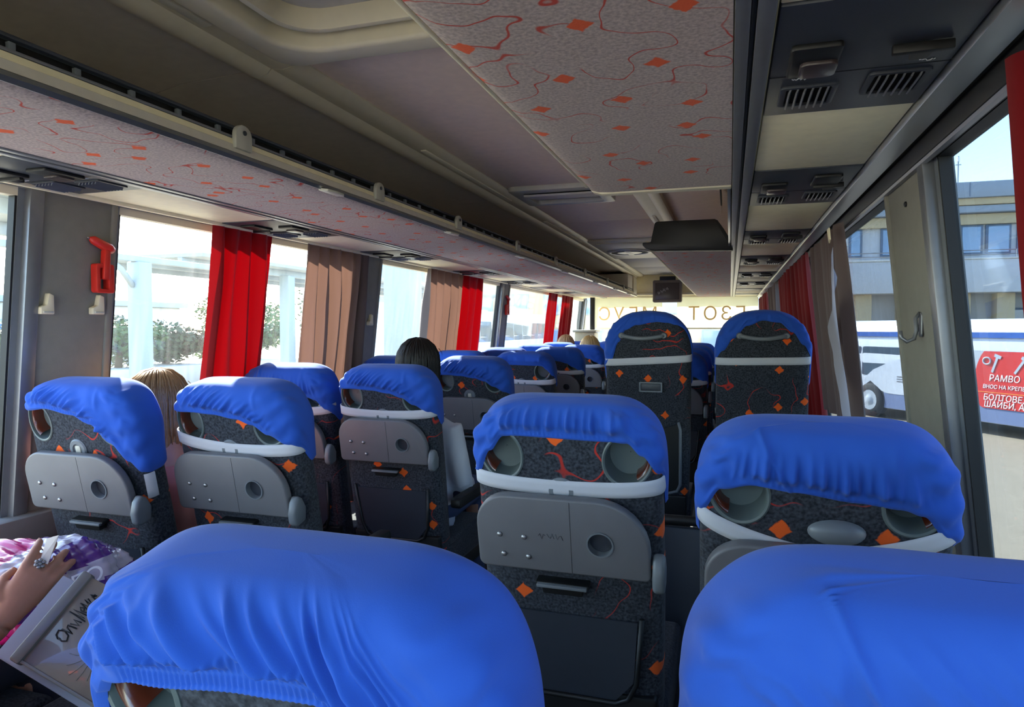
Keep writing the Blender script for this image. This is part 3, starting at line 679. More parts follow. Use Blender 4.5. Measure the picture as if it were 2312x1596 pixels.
STR = {'level': lambda x: .590 - .012 * (1 - (x / .224) ** 2), 'slope': lambda x: .600 - .07 * (x + .2) - .012 * math.sin((x + .2) * 9), 'low': lambda x: .535 + .062 * (abs(x) / .211) ** 1.5}
strap_cache = {}
def strap_mesh(kind):
    if kind not in strap_cache:
        if kind == 'stub': strap_cache[kind] = REG.strap('strap', lambda x: .46, .93, 1.1, .075, uymax=-.2)
        elif kind == 'corners': strap_cache[kind] = None
        else: strap_cache[kind] = REG.strap('strap', STR[kind])
    return strap_cache[kind]
def seat(x, ytop, tilt, label, style='droop', seed=1, hi=1, strap='level', latch='ring', aisle=0, detail=2, group='regular coach seats', z0=0, hz=.45):
    th = R(tilt); y0 = ytop + REG.H * math.sin(th)
    t = thing('coach_seat', label, 'seat', (x, y0, z0), group=group)
    L = lambda n, me, p=t, loc=None, rot=(th, 0, 0): link(n, me, p, (0, 0, hz) if loc is None else loc, rot)
    bk = L('backrest', reg_body)
    if detail:
        for s in (-1, 1):
            e = L('ear_recess', ears[s][0]); link('wood_trim', ears[s][1], e)
        tr_ = L('tray_table', tray)
        link('cup_holder', cupm, tr_); link('cup_floor', cupb, tr_)
        if detail > 1:
            for rx, rz in ((-.145, .47), (-.088, .468), (-.138, .422), (-.080, .420)): link('rivet', rivm, tr_, (rx, -.092, rz))
        L('hinge_cheek', hing, t, (0, 0, hz)).location = Vector((.206, 0, hz)) + Matrix.Rotation(th, 3, 'X') @ Vector((0, .004, .405))
        off = Vector((0, 0, hz)) + Matrix.Rotation(th, 3, 'X') @ Vector((-.005, 0, .570))
        if latch == 'ring':
            l = L('tray_latch', latchm, t, off); link('latch_knob', latk, l)
        else:
            L('tray_latch', domem, t, Vector((0, 0, hz)) + Matrix.Rotation(th, 3, 'X') @ Vector((.02, 0, .592)))
        g = L('grab_recess', grabm, t, Vector((0, 0, hz)) + Matrix.Rotation(th, 3, 'X') @ Vector((-.01, 0, .352))); link('lip', grabl, g)
        p = L('magazine_pocket', pkm); link('net', pnet, p)
    c = L('headrest_cover', cover_mesh(style, seed, hi))
    if strap:
        sm = strap_mesh(strap)
        if sm: link('strap', sm, c)
    L('seat_cushion', cush, t, (0, 0, 0), (0, 0, 0)); L('seat_frame', ped, t, (0, 0, 0), (0, 0, 0)); L('lower_shell', lowm)
    for s in (-1, 1): L('leg', legm, t, (s * .14, .22, 0), (0, 0, 0))
    if aisle: L('armrest', armm, t, (aisle * .235, .02, 0), (0, 0, 0))
    return t

XLW, XLA, XRA, XRW = -1.770, -1.315, -.345, .160
SA = seat(XRA - .030, .510, 13, 'large blue-covered seat back filling the lower left foreground', 'frontA', 3, 2, None, aisle=-1, hz=.400)
SB = seat(XRW + .02, .585, 13, 'blue-covered seat back cut by the lower right corner', 'near', 9, 2, None, hz=.41)
SC = seat(XRA, 1.47, 13, 'centre seat with grey tray and gathered blue cover above a white strap', 'flat', 5, 1, 'level', aisle=-1)
SD = seat(XRW, 1.30, 17, 'right seat with wide blue cover and round grey latch dome', 'wide', 6, 1, 'low', 'dome')
SE = seat(XLA - .068, 1.66, 12, 'left aisle seat with sloping white strap above its tray', 'droop', 11, 1, 'slope', aisle=1)
SF = seat(XLW - .045, 1.53, 12, 'leftmost seat with a blue cover hanging long to one side', 'long', 12, 1, 'stub')
rowsL = [2.46, 3.41, 4.36, 5.31, 6.26, 7.2, 8.1]
la = ['left aisle seat directly in front of the camera side tray, woman in white sitting in it', 'aisle seat one row ahead of the woman in white', 'third aisle seat along the left side counting from the woman in white', 'fourth aisle seat along the left side with dark tray hole', 'fifth aisle seat along the left side, blond passenger ahead of it', 'sixth aisle seat along the left side, mostly hidden', 'foremost aisle seat of the left side']
la[0] = 'left aisle seat occupied by the dark-haired woman in white'
lw = ['window seat beneath the pleated grey curtain beside the woman in white', 'window seat left of the dark-haired woman, purple-blue in shade', 'window seat under the grey curtain next to the red one', 'dark blue window seat below the second red curtain', 'window seat behind the farther hammer holder pillar', 'far window seat ahead of the farther hammer holder', 'foremost window seat on the left side']
for i, y in enumerate(rowsL):
    d = 2 if i < 2 else 1 if i < 4 else 1
    h_ = 1 if i < 2 else 0
    seat(XLA, y, 11 + (i * 37 % 5) * .8, la[i], 'droop' if i != 2 else 'flat', 20 + i % 4, h_, ('level', None, 'slope', 'slope', 'level', None, None)[i], aisle=1, detail=d)
    seat(XLW - (.015 if i == 0 else 0), y - .02 * (i % 3), 12 + (i * 53 % 5) * .7, lw[i], 'droop' if i % 2 else 'wide', 30 + i % 4, h_, 'level' if i == 0 else None, detail=d)
# seats one row back on the left, only their front shows at the frame edge
seat(XLA, .62, 12, 'aisle seat cushion at the lower left edge under the clear folder', 'droop', 20, 0, None, aisle=1, detail=0)
# tall seats ahead of the door well
tall_body = TALL.body('backrest', 'seat_fabric')
hb = MB(); hb.tube([(-.105 + .21 * i / 10, -.098 - .010 * math.sin(math.pi * i / 10), -.014 * math.sin(math.pi * i / 10)) for i in range(11)], .011, 10)
for s in (-1, 1): hb.tube([(s * .105, -.098, 0), (s * .105, -.058, 0)], .011, 10)
hbm = hb.mesh('grab_handle', 'mid_grey', smooth=True)
hcap = MB().lathe([(.016, -.058), (.016, -.100), (.012, -.106)], 14, ax='y').mesh('handle_end', 'mid_grey', smooth='auto')
ash = ring_prism(rrect(-.058, .058, -.026, .026, .006), rrect(-.049, .049, -.018, .018, .004), -.006, .006).mesh('ashtray', 'mid_grey', bevel=.002)
ashl = MB().prism(rrect(-.048, .048, -.017, .017, .003), -.004, .004, lambda a, b, t: (a, b, t)).mesh('lid', 'dark_plastic', bevel=.002)
tpk = MB(); tpk.tube([(.155, -.062, .44), (.165, -.064, .40), (.165, -.066, .12), (.15, -.067, .085), (.10, -.068, .07), (-.10, -.068, .07), (-.15, -.067, .085), (-.165, -.066, .12), (-.165, -.064, .40)], .008, 8)
tpkm = tpk.mesh('magazine_pocket', 'mid_grey', smooth=True)
tnet = MB().prism([(-.155, .33), (.158, .43), (.158, .10), (.10, .078), (-.10, .078), (-.155, .10)], -.066, -.061, XZ).mesh('net', 'black_plastic')
def tall_hem(pts):
    def f(x, uy):
        r = interp(pts, x); w_ = ss(-.55, .35, uy); return r * (1 - w_) + min(r, .62) * w_
    return f
def tall_seat(x, ytop, tilt, label, pts, strap, seed, handx, aisle=0):
    th = R(tilt); y0 = ytop + TALL.H * math.sin(th)
    t = thing('tall_coach_seat', label, 'seat', (x, y0, 0), group='tall-backed seats before the door well')
    L = lambda n, me, p=t, loc=(0, 0, .45), rot=(th, 0, 0): link(n, me, p, loc, rot)
    at_ = lambda a, b, c: Vector((0, 0, .45)) + Matrix.Rotation(th, 3, 'X') @ Vector((a, b, c))
    L('backrest', tall_body)
    h = L('grab_handle', hbm, t, at_(handx, .03, .875))
    for s in (-1, 1): link('handle_end', hcap, h, (s * .105, 0, 0))
    if aisle:
        a = L('ashtray', ash, t, at_(.02, -.066, .615), (th + R(90), 0, 0)); link('lid', ashl, a)
    p = L('magazine_pocket', tpkm); link('net', tnet, p)
    c = L('headrest_cover', TALL.cover('headrest_cover', tall_hem(pts), seed, N=220, n=26, fold=.003, gather=.001))
    link('strap', TALL.strap('strap', strap, wd=.036), c)
    L('seat_cushion', cush, t, (0, 0, 0), (0, 0, 0)); L('seat_frame', ped, t, (0, 0, 0), (0, 0, 0)); L('lower_shell', lowm)
    for s in (-1, 1): L('leg', legm, t, (s * .14, .22, 0), (0, 0, 0))
    if aisle: L('armrest', armm, t, (aisle * .235, .02, 0), (0, 0, 0))
    return t
tall_seat(-.395, 3.50, 5, 'tall dark seat back with ashtray, cover slipped to its left side', [(-.215, .71), (-.18, .745), (-.14, .84), (-.105, .900), (-.05, .925), (.05, .940), (.10, .935), (.14, .925), (.19, .90), (.215, .87)], lambda x: .735 + .06 * (x + .2), 41, -.02, -1)
tall_seat(.150, 3.50, 5, 'tall dark seat back beside the grey flapped curtain at right', [(-.215, .76), (-.18, .80), (-.13, .86), (-.07, .92), (0, .945), (.07, .935), (.13, .89), (.18, .83), (.215, .78)], lambda x: .748 + .02 * (x + .2), 42, .0, 0)
for i, y in enumerate((4.45, 5.4, 6.35, 7.3)):
    seat(XRA, y, 12, ('right-hand aisle seat hidden ahead of the ashtray seat', 'second right-hand aisle seat ahead of the tall seats', 'third right-hand aisle seat ahead of the tall seats', 'foremost right-hand aisle seat')[i], 'droop', 20 + i % 4, 0, 'level', aisle=-1, detail=1)
    seat(XRW, y, 12, ('crumpled blue seat cover seen in the gap between the tall seats', 'second right-hand window seat ahead of the tall seats', 'third right-hand window seat ahead of the tall seats', 'foremost right-hand window seat')[i], 'wide', 30 + i % 4, 0, 'level', detail=1)
# pencil scribble on the centre tray
for k, x0 in enumerate((-.055, -.035, -.015)):
    stroke('pencil_mark', 'dark_plastic', [(x0 + .004 * j, -.0925, .475 + .007 * math.sin(j * 2.3 + k)) for j in range(5)], .0006, [c for c in SC.children if c.name.startswith('tray_table')][0])
# ================================================================== curtains
def curtain(side, y0, y1, z0, z1, m, folds, label, amp=.02, inset=.07, seed=1, waist=0, hem=True):
    rr = random.Random(seed); n = folds * 14; ph = [rr.uniform(0, 6.28) for _ in range(4)]; rows = 26; P = []
    for j in range(rows + 1):
        v = j / rows; z = z1 - (z1 - z0) * v; row = []
        for i in range(n + 1):
            s = i / n; yy = y0 + (y1 - y0) * s
            f = math.sin(2 * math.pi * folds * s + ph[0] + .8 * math.sin(2 * math.pi * s * 1.7 + ph[1]) + .35 * math.sin(v * 3 + ph[2]))
            f = math.copysign(abs(f) ** .75, f)
            a = amp * (.55 + .45 * min(1, v * 4)) * (.8 + .35 * math.sin(s * 9 + ph[3]))
            yy += .012 * math.sin(v * 5 + s * 7 + ph[2]) * (1 if 0 < i < n else .5) + waist * math.sin(math.pi * v) * (s - .5)
            row.append((wx(side, z, inset + a * f), yy, z))
        P.append(row)
    o = MB().grid(P).build('curtain', m, smooth=True)
    return tag(o, label, 'curtain', 'window curtains')
curtain(-1, 2.23, 2.60, .80, 1.768, 'red_curtain', 4, 'bright red curtain between the two nearest left windows', .034, .055, 2)
curtain(-1, 2.84, 3.43, .80, 1.768, 'grey_curtain', 6, 'pinkish grey pleated curtain drawn beside the second left pillar', .036, .055, 3)
curtain(-1, 4.25, 4.86, .80, 1.768, 'grey_curtain', 5, 'pinkish grey pleated curtain hanging next to the second red one', .036, .055, 4)
curtain(-1, 4.88, 5.36, .80, 1.768, 'red_curtain', 3, 'second red curtain along the left side', .026, .055, 5)
curtain(-1, 7.55, 7.95, .80, 1.768, 'red_curtain', 3, 'dark red curtain before the bright gap near the front left', .018, .05, 6)
curtain(-1, 8.12, 8.72, .80, 1.768, 'red_curtain', 4, 'foremost red curtain on the left side', .018, .05, 8)
curtain(1, .72, 1.12, .55, 1.72, 'red_curtain', 3, 'dark red curtain at the right edge of the picture', .02, .045, 7)
gc = curtain(1, 2.56, 3.44, .98, 1.72, 'grey_curtain', 6, 'grey curtain with a folded pale flap on the right side', .022, .05, 9)
fp = []
for i in range(13):
    u = i / 12; row = []
    for j in range(25):
        v = j / 24
        wdt = interp([(0, .02), (.12, .16), (.30, .36), (.5, .22), (.75, .10), (1, .05)], v)
        y = 2.47 + .05 * v + u * wdt; z = 1.62 - .66 * v - .10 * u * (1 - v)
        row.append((wx(1, z, .100 + .008 * math.sin(u * 4 + v * 5)), y, z))
    fp.append(row)
MB().grid(fp).build('folded_flap', 'grey_lining', gc, smooth=True)
MB().prism([(0, 0), (.05, .0), (.035, -.05), (.005, -.04)], 0, .004, lambda a, b, t: (wx(1, 1.7 + b, .085 + t), 2.60 + a, 1.70 + b)).build('top_hem', 'cream', gc)
curtain(1, 3.56, 5.55, .80, 1.72, 'red_curtain', 9, 'broad red curtain drawn along the right windows', .03, .06, 11)
curtain(1, 5.75, 6.95, .80, 1.72, 'grey_curtain', 6, 'narrow grey curtain ahead of the broad red one', .03, .06, 12)
curtain(1, 7.3, 8.9, .80, 1.72, 'red_curtain', 6, 'foremost red curtain on the right side', .03, .06, 13)

# ================================================================== small fittings on the pillars
def hammer(y, z, label):
    X = wx(-1, z)
    t = thing('emergency_hammer', label, 'hammer', (X, y, z), (0, 0, 0), 'red emergency hammers')
    YZ = lambda a, b, q: (q, a, b)
    mb = MB(); o_ = rrect(-.034, .034, -.085, .012, .008); i_ = rrect(-.020, .012, -.072, -.002, .004); n = len(o_)
    for (A, qa), (B, qb) in (((o_, .002), (o_, .03)), ((i_, .03), (i_, .002)), ((o_, .03), (i_, .03)), ((i_, .002), (o_, .002))):
        mb.add([(qa, a, b) for a, b in A] + [(qb, a, b) for a, b in B], [(i, (i + 1) % n, n + (i + 1) % n, n + i) for i in range(n)])
    mb.build('holder', 'red_plastic', t, bevel=.002)
    MB().prism([(-.012, -.04), (.014, -.04), (.018, .06), (-.004, .06)], .012, .036, YZ).build('handle', 'red_plastic', t, bevel=.005)
    MB().tube([(.024, -.055, .092), (.024, -.04, .088), (.024, -.015, .078), (.024, .02, .066), (.024, .034, .060)], [.004, .014, .015, .017, .012], 12).build('head', 'red_plastic', t, smooth=True)
    MB().tube([(.024, -.062, .094), (.024, -.054, .091)], [.001, .004], 8).build('steel_tip', 'silver', t, smooth=True)
    return t
hammer(1.775, 1.555, 'red emergency hammer in its holder on the nearest left pillar')
hammer(6.15, 1.565, 'small red emergency hammer on the distant slim left pillar')
hk = MB().prism([(-.022, -.03), (.022, -.03), (.022, .03), (.006, .036), (-.002, .0), (-.022, -.008)], .0, .022, lambda a, b, q: (q, a, b)).mesh('coat_hook', 'beige', bevel=.003)
hl = MB().prism([(-.016, -.026), (.016, -.026), (.016, -.020), (-.016, -.020)], .020, .026, lambda a, b, q: (q, a, b)).mesh('lip', 'white_plastic', bevel=.001)
for y, z, lb in ((1.585, 1.425, 'small beige coat hook on the nearest left pillar, left of the pair'), (1.765, 1.428, 'small beige coat hook below the red hammer on the nearest left pillar'), (3.60, 1.40, 'coat hook on the pillar behind the pleated grey curtain')):
    h = link('coat_hook', hk, None, (wx(-1, z), y, z)); tag(h, lb, 'coat hook', 'coat hooks on the left'); link('lip', hl, h)
rh_ = thing('coat_hook', 'bent metal coat hook on the wide right pillar', 'coat hook', (wx(1, 1.36), 1.90, 1.36))
MB().prism(rrect(-.012, .012, -.03, .03, .008), 0, -.005, lambda a, b, q: (q, a, b)).build('backplate', 'dull_metal', rh_, bevel=.002)
MB().tube([(-.004, .006, .03), (-.014, .003, .015), (-.012, .0, -.015), (-.018, -.004, -.035), (-.034, -.006, -.042), (-.046, -.006, -.032), (-.048, -.006, -.015)], [.004, .005, .005, .005, .005, .005, .004], 8).build('hook', 'dull_metal', rh_, smooth=True)
# front monitor
mo = thing('monitor', 'small dark monitor hanging at the front bulkhead', 'monitor', (-.785, 9.12, 1.985))
MB().prism(rrect(-.185, .185, -.29, .0, .02), 0, .12, lambda a, b, q: (a, q, b)).build('casing', 'monitor_grey', mo, bevel=.01)
MB().prism(rrect(-.155, .155, -.255, -.035, .012), -.004, .004, lambda a, b, q: (a, q, b)).build('screen', 'screen', mo, bevel=.003)
MB().box(-.10, .10, .02, .12, 0, .05).build('mount', 'black_plastic', mo, bevel=.005)
for k in range(4):
    stroke('pale_stroke', 'sticker', [(-.12 + .035 * k + .006 * j, -.006, -.17 + .02 * k + .022 * math.sin(j * 1.9 + k)) for j in range(6)], .0022, mo)  # thin pale wavy strokes across the screen

# ================================================================== people
def ellip(mb, c, r, n=14, k=9):
    P = []
    for i in range(k + 1):
        a = -math.pi / 2 + math.pi * i / k
        P.append([(c[0] + r[0] * math.cos(a) * math.cos(b), c[1] + r[1] * math.cos(a) * math.sin(b), c[2] + r[2] * math.sin(a)) for b in (2 * math.pi * j / n for j in range(n))])
    mb.grid(P, wv=True)
def fuse(mb, name, m, voxel=.010, smooth=6, parent=None):
    me = mb.mesh(name, m); o = bpy.data.objects.new('tmp', me); col.objects.link(o)
    r = o.modifiers.new('r', 'REMESH'); r.mode = 'VOXEL'; r.voxel_size = voxel; r.use_smooth_shade = True
    s = o.modifiers.new('s', 'SMOOTH'); s.factor = .5; s.iterations = smooth
    out = evalmesh(o); bpy.data.objects.remove(o); out.materials.clear(); out.materials.append(M[m])
    for p in out.polygons: p.use_smooth = True
    return link(name, out, parent)
def torso(mb, c, levels):
    P = []
    for z, rx, ry, dy in levels:
        P.append([(c[0] + rx * math.cos(a), c[1] + dy + ry * math.sin(a), c[2] + z) for a in (2 * math.pi * j / 18 for j in range(18))])
    o = len(mb.v); mb.grid(P, wv=True); mb.f.append(tuple(o + j for j in range(18))[::-1]); mb.f.append(tuple(o + (len(P) - 1) * 18 + j for j in range(18)))
def hand_simple(mb, w_, d):
    """relaxed hand at wrist w_, pointing along d"""
    w_ = Vector(w_); d = Vector(d).normalized(); s = d.cross(Vector((0, 0, 1))).normalized(); u = s.cross(d)
    ellip(mb, w_ + d * .045, (.04, .045, .02))
    for k, (off, ln) in enumerate(((-.028, .062), (-.010, .072), (.010, .068), (.027, .055))):
        b = w_ + d * .075 + s * off; mb.tube([b, b + d * ln * .45 - u * .004, b + d * ln * .8 - u * .02, b + d * ln * .95 - u * .034], [.0095, .009, .008, .006], 8)
    b = w_ + d * .03 + s * -.035; mb.tube([b, b + d * .03 - s * .022, b + d * .058 - s * .026 - u * .01], [.012, .010, .007], 8)
def person(x, y, label, hair, shirt, trousers='jeans', headtop=1.285, long_hair=True, turn=0, seed=1, arms=True, scale=1.0, hx=0):
    """seated figure facing forward; (x, y) hip position on the cushion (top of cushion 0.47)"""
    t = thing('person', label, 'person', (x, y, .47), (0, 0, 0))
    dz = headtop - .47; hc = dz - .115                      # head centre above the cushion
    sh = hc - .235
    b = MB(); torso(b, (0, 0, 0), [(.01, .155, .12, 0), (.10, .16, .115, -.01), (.22, .135, .095, -.03), (sh - .10, .165, .10, -.045), (sh - .01, .165, .08, -.05), (sh + .04, .07, .055, -.045)])
    b.tube([(0, -.045, sh), (0, -.035, sh + .06), (hx * .6, -.02, sh + .12)], [.058, .052, .052], 12)
    hd = Vector((hx, .0, hc)); ellip(b, hd + Vector((0, -.005, .015)), (.075, .093, .098), 20, 14); ellip(b, hd + Vector((0, .022, -.045)), (.056, .064, .066), 16, 10)
    b.tube([hd + Vector((0, .085, .01)), hd + Vector((0, .108, -.022)), hd + Vector((0, .088, -.03))], [.008, .013, .009], 8)
    for s in (-1, 1): ellip(b, hd + Vector((s * .076, -.005, -.01)), (.009, .018, .028), 8, 6)
    for s in (-1, 1):
        b.tube([(s * .165, -.045, sh - .02), (s * .195, -.03, sh - .17), (s * .20, .02, sh - .28)], [.05, .042, .036], 10)
        b.tube([(s * .20, .02, sh - .28), (s * .17, .14, sh - .31), (s * .12, .235, sh - .33)], [.037, .030, .024], 10)
        hand_simple(b, (s * .12, .235, sh - .33), (-s * .25, 1, -.1))
        b.tube([(s * .085, .02, .075), (s * .10, .22, .085), (s * .105, .42, .075)], [.082, .072, .056], 12)
        b.tube([(s * .105, .42, .075), (s * .105, .44, -.15), (s * .105, .41, -.385)], [.055, .050, .036], 10)
        ellip(b, (s * .105, .46, -.43), (.042, .115, .038))
    body = fuse(b, 'body', 'skin', .011, 4, t)
    c = MB(); torso(c, (0, 0, 0), [(-.0, .168, .13, 0), (.10, .172, .127, -.01), (.22, .150, .108, -.03), (sh - .10, .178, .113, -.045), (sh - .005, .178, .09, -.05), (sh + .045, .085, .07, -.045)])
    for s in (-1, 1):
        c.tube([(s * .165, -.045, sh - .02), (s * .198, -.03, sh - .17), (s * .205, .02, sh - .285)], [.060, .053, .047], 12)
        c.tube([(s * .205, .02, sh - .285), (s * .178, .13, sh - .31), (s * .135, .215, sh - .328)], [.047, .041, .036], 12)
    fuse(c, 'shirt', shirt, .011, 3, t)
    q = MB(); ellip(q, (0, .0, .075), (.185, .15, .10))
    for s in (-1, 1):
        q.tube([(s * .085, .0, .08), (s * .10, .22, .088), (s * .105, .43, .075)], [.092, .082, .066], 12)
        q.tube([(s * .105, .435, .085), (s * .105, .45, -.15), (s * .105, .42, -.39)], [.066, .060, .052], 12)
    fuse(q, 'trousers', trousers, .012, 3, t)
    # hair: a cap with combed ridges, open at the face
    rr = random.Random(seed); P = []; low = -.13 if long_hair else -.045
    for i in range(33):
        v = i / 32; row = []
        for j in range(73):
            a = R(-90 - 142 + 284 * j / 72)                 # opens towards +y
            el = R(90 - 105 * min(1, v / .62)); rr_ = math.cos(el)
            dn = max(0, (v - .62) / .38); ridg = 1 + .022 * math.sin(j * 1.7 + 1.5 * math.sin(j * .31 + seed)) * min(1, v * 3) + .012 * math.sin(j * .53 + v * 6)
            z = hd.z + .012 + .112 * math.sin(el) + low * dn - .0
            rad = max(rr_, .0) * (1 + .0) if v <= .62 else math.cos(R(-15)) * (1 + .10 * dn * (1 if long_hair else 0))
            row.append((hd.x + .093 * rad * ridg * math.cos(a), hd.y - .008 + .108 * rad * ridg * math.sin(a), z))
        P.append(row)
    hr = MB().grid(P).build('hair', hair, t, smooth=True)
    st = MB()
    for k in range(170):
        a = R(rr.uniform(-235, 55)); sw = rr.uniform(-.25, .25); pts_ = []; jz = rr.uniform(-.003, .005); ln = rr.uniform(.85, 1.0)
        for q in range(8):
            v = (.03 + .97 * q / 7) * ln; el_ = R(90 - 105 * min(1, v / .62)); dn = max(0, (v - .62) / .38); rd = (math.cos(el_) if v <= .62 else .966 * (1 + .10 * dn * long_hair)) * 1.015
            aa = a + sw * v; pts_.append(Vector((hd.x + .093 * rd * math.cos(aa), hd.y - .008 + .108 * rd * math.sin(aa), hd.z + .016 + jz + .112 * math.sin(el_) + low * dn)))
        st.tube(pts_, [.001, .0035, .0042, .0045, .0045, .004, .003, .001], 5)
    for k in range(46):
        a = R(rr.uniform(-225, 45)); l = rr.uniform(.012, .03)
        p0 = Vector((hd.x + .09 * math.cos(a), hd.y - .008 + .105 * math.sin(a), hd.z + rr.uniform(-.10 if long_hair else -.03, .09)))
        o_ = Vector((math.cos(a), math.sin(a), 0)); st.tube([p0, p0 + o_ * l * .35 - Vector((0, 0, l * .4)), p0 + o_ * l * .6 - Vector((0, 0, l))], [.0014, .001, .0003], 4)
    st.build('loose_strands', hair, hr, smooth=True)['kind'] = 'stuff'
    for s in (-1, 1): MB().lathe([(.011, 0), (.009, .005), (.001, .007)], 10, ax='y').build('eye', 'sticker', t, loc=hd + Vector((s * .031, .082, .018)))
    m_ = MB(); ellip(m_, hd + Vector((0, .080, -.062)), (.022, .008, .006), 10, 6); m_.build('mouth', 'pink_cloth', t, smooth=True)
    return t
person(-1.335, 2.80, 'person with dark hair in a white blouse on the left aisle seat', 'dark_hair', 'white_cloth', headtop=1.295, seed=3)
person(-1.80, 1.87, 'person with light brown hair, only the head top shows over the leftmost seat', 'brown_hair', 'pink_cloth', headtop=1.20, long_hair=True, seed=5, hx=-.075)
person(-1.30, 6.58, 'person with blond hair sitting far ahead on the aisle', 'blond_hair', 'dark_cloth', headtop=1.27, long_hair=False, seed=6)
person(-1.76, 7.52, 'person with sandy hair barely visible far ahead by the window', 'brown_hair', 'dark_cloth', headtop=1.27, long_hair=False, seed=7)

# ---- passenger at the lower left edge: only a forearm and hand reach into view
cm = cam.matrix_basis.copy(); bpy.context.view_layer.update(); cm = cam.matrix_world.copy()
def ray(px, py, d):
    """point seen at pixel (px, py) at distance d along the viewing axis: used to measure real positions off the photograph"""
    return cm @ Vector(((px - 1156) / 1540 * d, -(py - 798) / 1540 * d, -d))
hp = thing('person', 'person at the lower left edge, hand with a ring on a pink plastic bag', 'person', (-1.775, .80, .47))
T0 = Vector((-1.775, .80, .47))
b = MB()
wr, kn = ray(0, 1410, 1.47) - T0, ray(92, 1290, 1.55) - T0
el = ray(-190, 1560, 1.38) - T0
dv_ = (kn - wr).normalized(); tocam = (Vector((0, 0, CAMH)) - (T0 + wr)).normalized(); sd = dv_.cross(tocam).normalized(); up_ = sd.cross(dv_).normalized()   # up_: back of hand
b.tube([el, el.lerp(wr, .5), wr], [.040, .036, .027], 14)
P = []
for k, (t_, hw, th_) in enumerate(((0, .027, .019), (.25, .031, .018), (.55, .039, .017), (.85, .042, .016), (1.0, .040, .013))):
    c = wr.lerp(kn, t_); P.append([c + sd * hw * math.cos(a) + up_ * th_ * math.sin(a) for a in (2 * math.pi * j / 16 for j in range(16))])
b.grid(P, wv=True); b.f.append(tuple(len(b.v) - 16 + j for j in range(16))); b.f.append(tuple(len(b.v) - 80 + j for j in reversed(range(16))))
ftips = {}
for k, (o_, l1, l2, l3, sp) in enumerate(((-.031, .042, .026, .021, -.14), (-.011, .047, .031, .023, -.03), (.011, .044, .029, .022, .07), (.030, .036, .024, .019, .18))):
    r0 = kn + sd * o_ - dv_ * .012; d1 = (dv_ + sd * sp - up_ * .22).normalized(); d2 = (dv_ * .8 + sd * sp - up_ * .65).normalized(); d3 = (dv_ * .4 + sd * sp - up_ * .95).normalized()
    p1 = r0 + d1 * (l1 + .01); p2 = p1 + d2 * l2; p3 = p2 + d3 * l3
    b.tube([r0, r0 + up_ * .004 + d1 * .012, p1 - d1 * .008, p1, p2, p3], [.0115, .0118, .0095, .0100, .0086, .0062], 10); ftips[k] = (r0, p1, p2, p3, d1)
tb = wr.lerp(kn, .28) - sd * .026; b.tube([tb, tb - sd * .020 + dv_ * .024 - up_ * .008, tb - sd * .026 + dv_ * .052 - up_ * .016, tb - sd * .020 + dv_ * .078 - up_ * .022], [.014, .013, .0105, .0075], 10)
# the rest of the body sits outside the frame
torso(b, (0, 0, 0), [(.01, .16, .12, 0), (.10, .165, .115, -.01), (.22, .14, .10, -.03), (.36, .17, .10, -.045), (.45, .17, .08, -.05), (.50, .07, .055, -.045)])
b.tube([(0, -.045, .46), (0, -.03, .60)], [.058, .052], 12); ellip(b, (0, -.0, .71), (.075, .095, .115), 18, 12)
b.tube([(.165, -.045, .44), (.21, -.04, .30), el], [.052, .045, .038], 12)
b.tube([(-.165, -.045, .44), (-.19, -.03, .28), (-.18, .06, .19), (-.10, .26, .17)], [.052, .045, .038, .026], 12)
for s in (-1, 1):
    b.tube([(s * .085, .02, .085), (s * .10, .25, .085), (s * .105, .45, .075)], [.082, .072, .056], 12); b.tube([(s * .105, .45, .075), (s * .105, .46, -.15), (s * .105, .43, -.40)], [.055, .05, .036], 10); ellip(b, (s * .105, .48, -.43), (.042, .115, .036))
fuse(b, 'body', 'skin', .0034, 5, hp)
c = MB(); torso(c, (0, 0, 0), [(0, .172, .132, 0), (.10, .176, .127, -.01), (.22, .153, .110, -.03), (.36, .182, .112, -.045), (.45, .180, .09, -.05), (.495, .085, .07, -.045)])
c.tube([(.165, -.045, .44), (.21, -.04, .30), el, el.lerp(wr, .45), el.lerp(wr, .86)], [.062, .056, .050, .045, .040], 12); c.tube([(-.165, -.045, .44), (-.19, -.03, .28), (-.18, .06, .19), (-.12, .22, .172)], [.062, .056, .048, .038], 12)
fuse(c, 'blouse', 'white_cloth', .010, 3, hp)
q = MB(); ellip(q, (0, 0, .08), (.185, .15, .10))
for s in (-1, 1):
    q.tube([(s * .085, 0, .085), (s * .10, .25, .09), (s * .105, .46, .075)], [.092, .082, .066], 12); q.tube([(s * .105, .465, .085), (s * .105, .47, -.15), (s * .105, .44, -.39)], [.066, .06, .052], 12)
fuse(q, 'trousers', 'dark_cloth', .012, 3, hp)
hm = MB(); ellip(hm, (0, -.02, .73), (.088, .10, .12), 18, 12); hm.build('hair', 'brown_hair', hp, smooth=True)
r0, p1, p2, p3, d1 = ftips[1]
rc = r0.lerp(p1, .42); ru = sd; rv = d1.cross(sd).normalized()
rg = MB().tube([rc + (ru * math.cos(a) + rv * math.sin(a)) * .0118 for a in (2 * math.pi * j / 20 for j in range(21))], .0022, 6).build('ring', 'gold', hp, smooth=True)
for k in range(7):
    s_ = MB(); ellip(s_, rc + up_ * .0145 + sd * (.008 * math.cos(k) if k else 0) + d1 * (.008 * math.sin(k) if k else 0), (.0055, .0055, .0045), 8, 5); s_.build('ring_stone', 'silver', rg, smooth=True)
nl = MB()
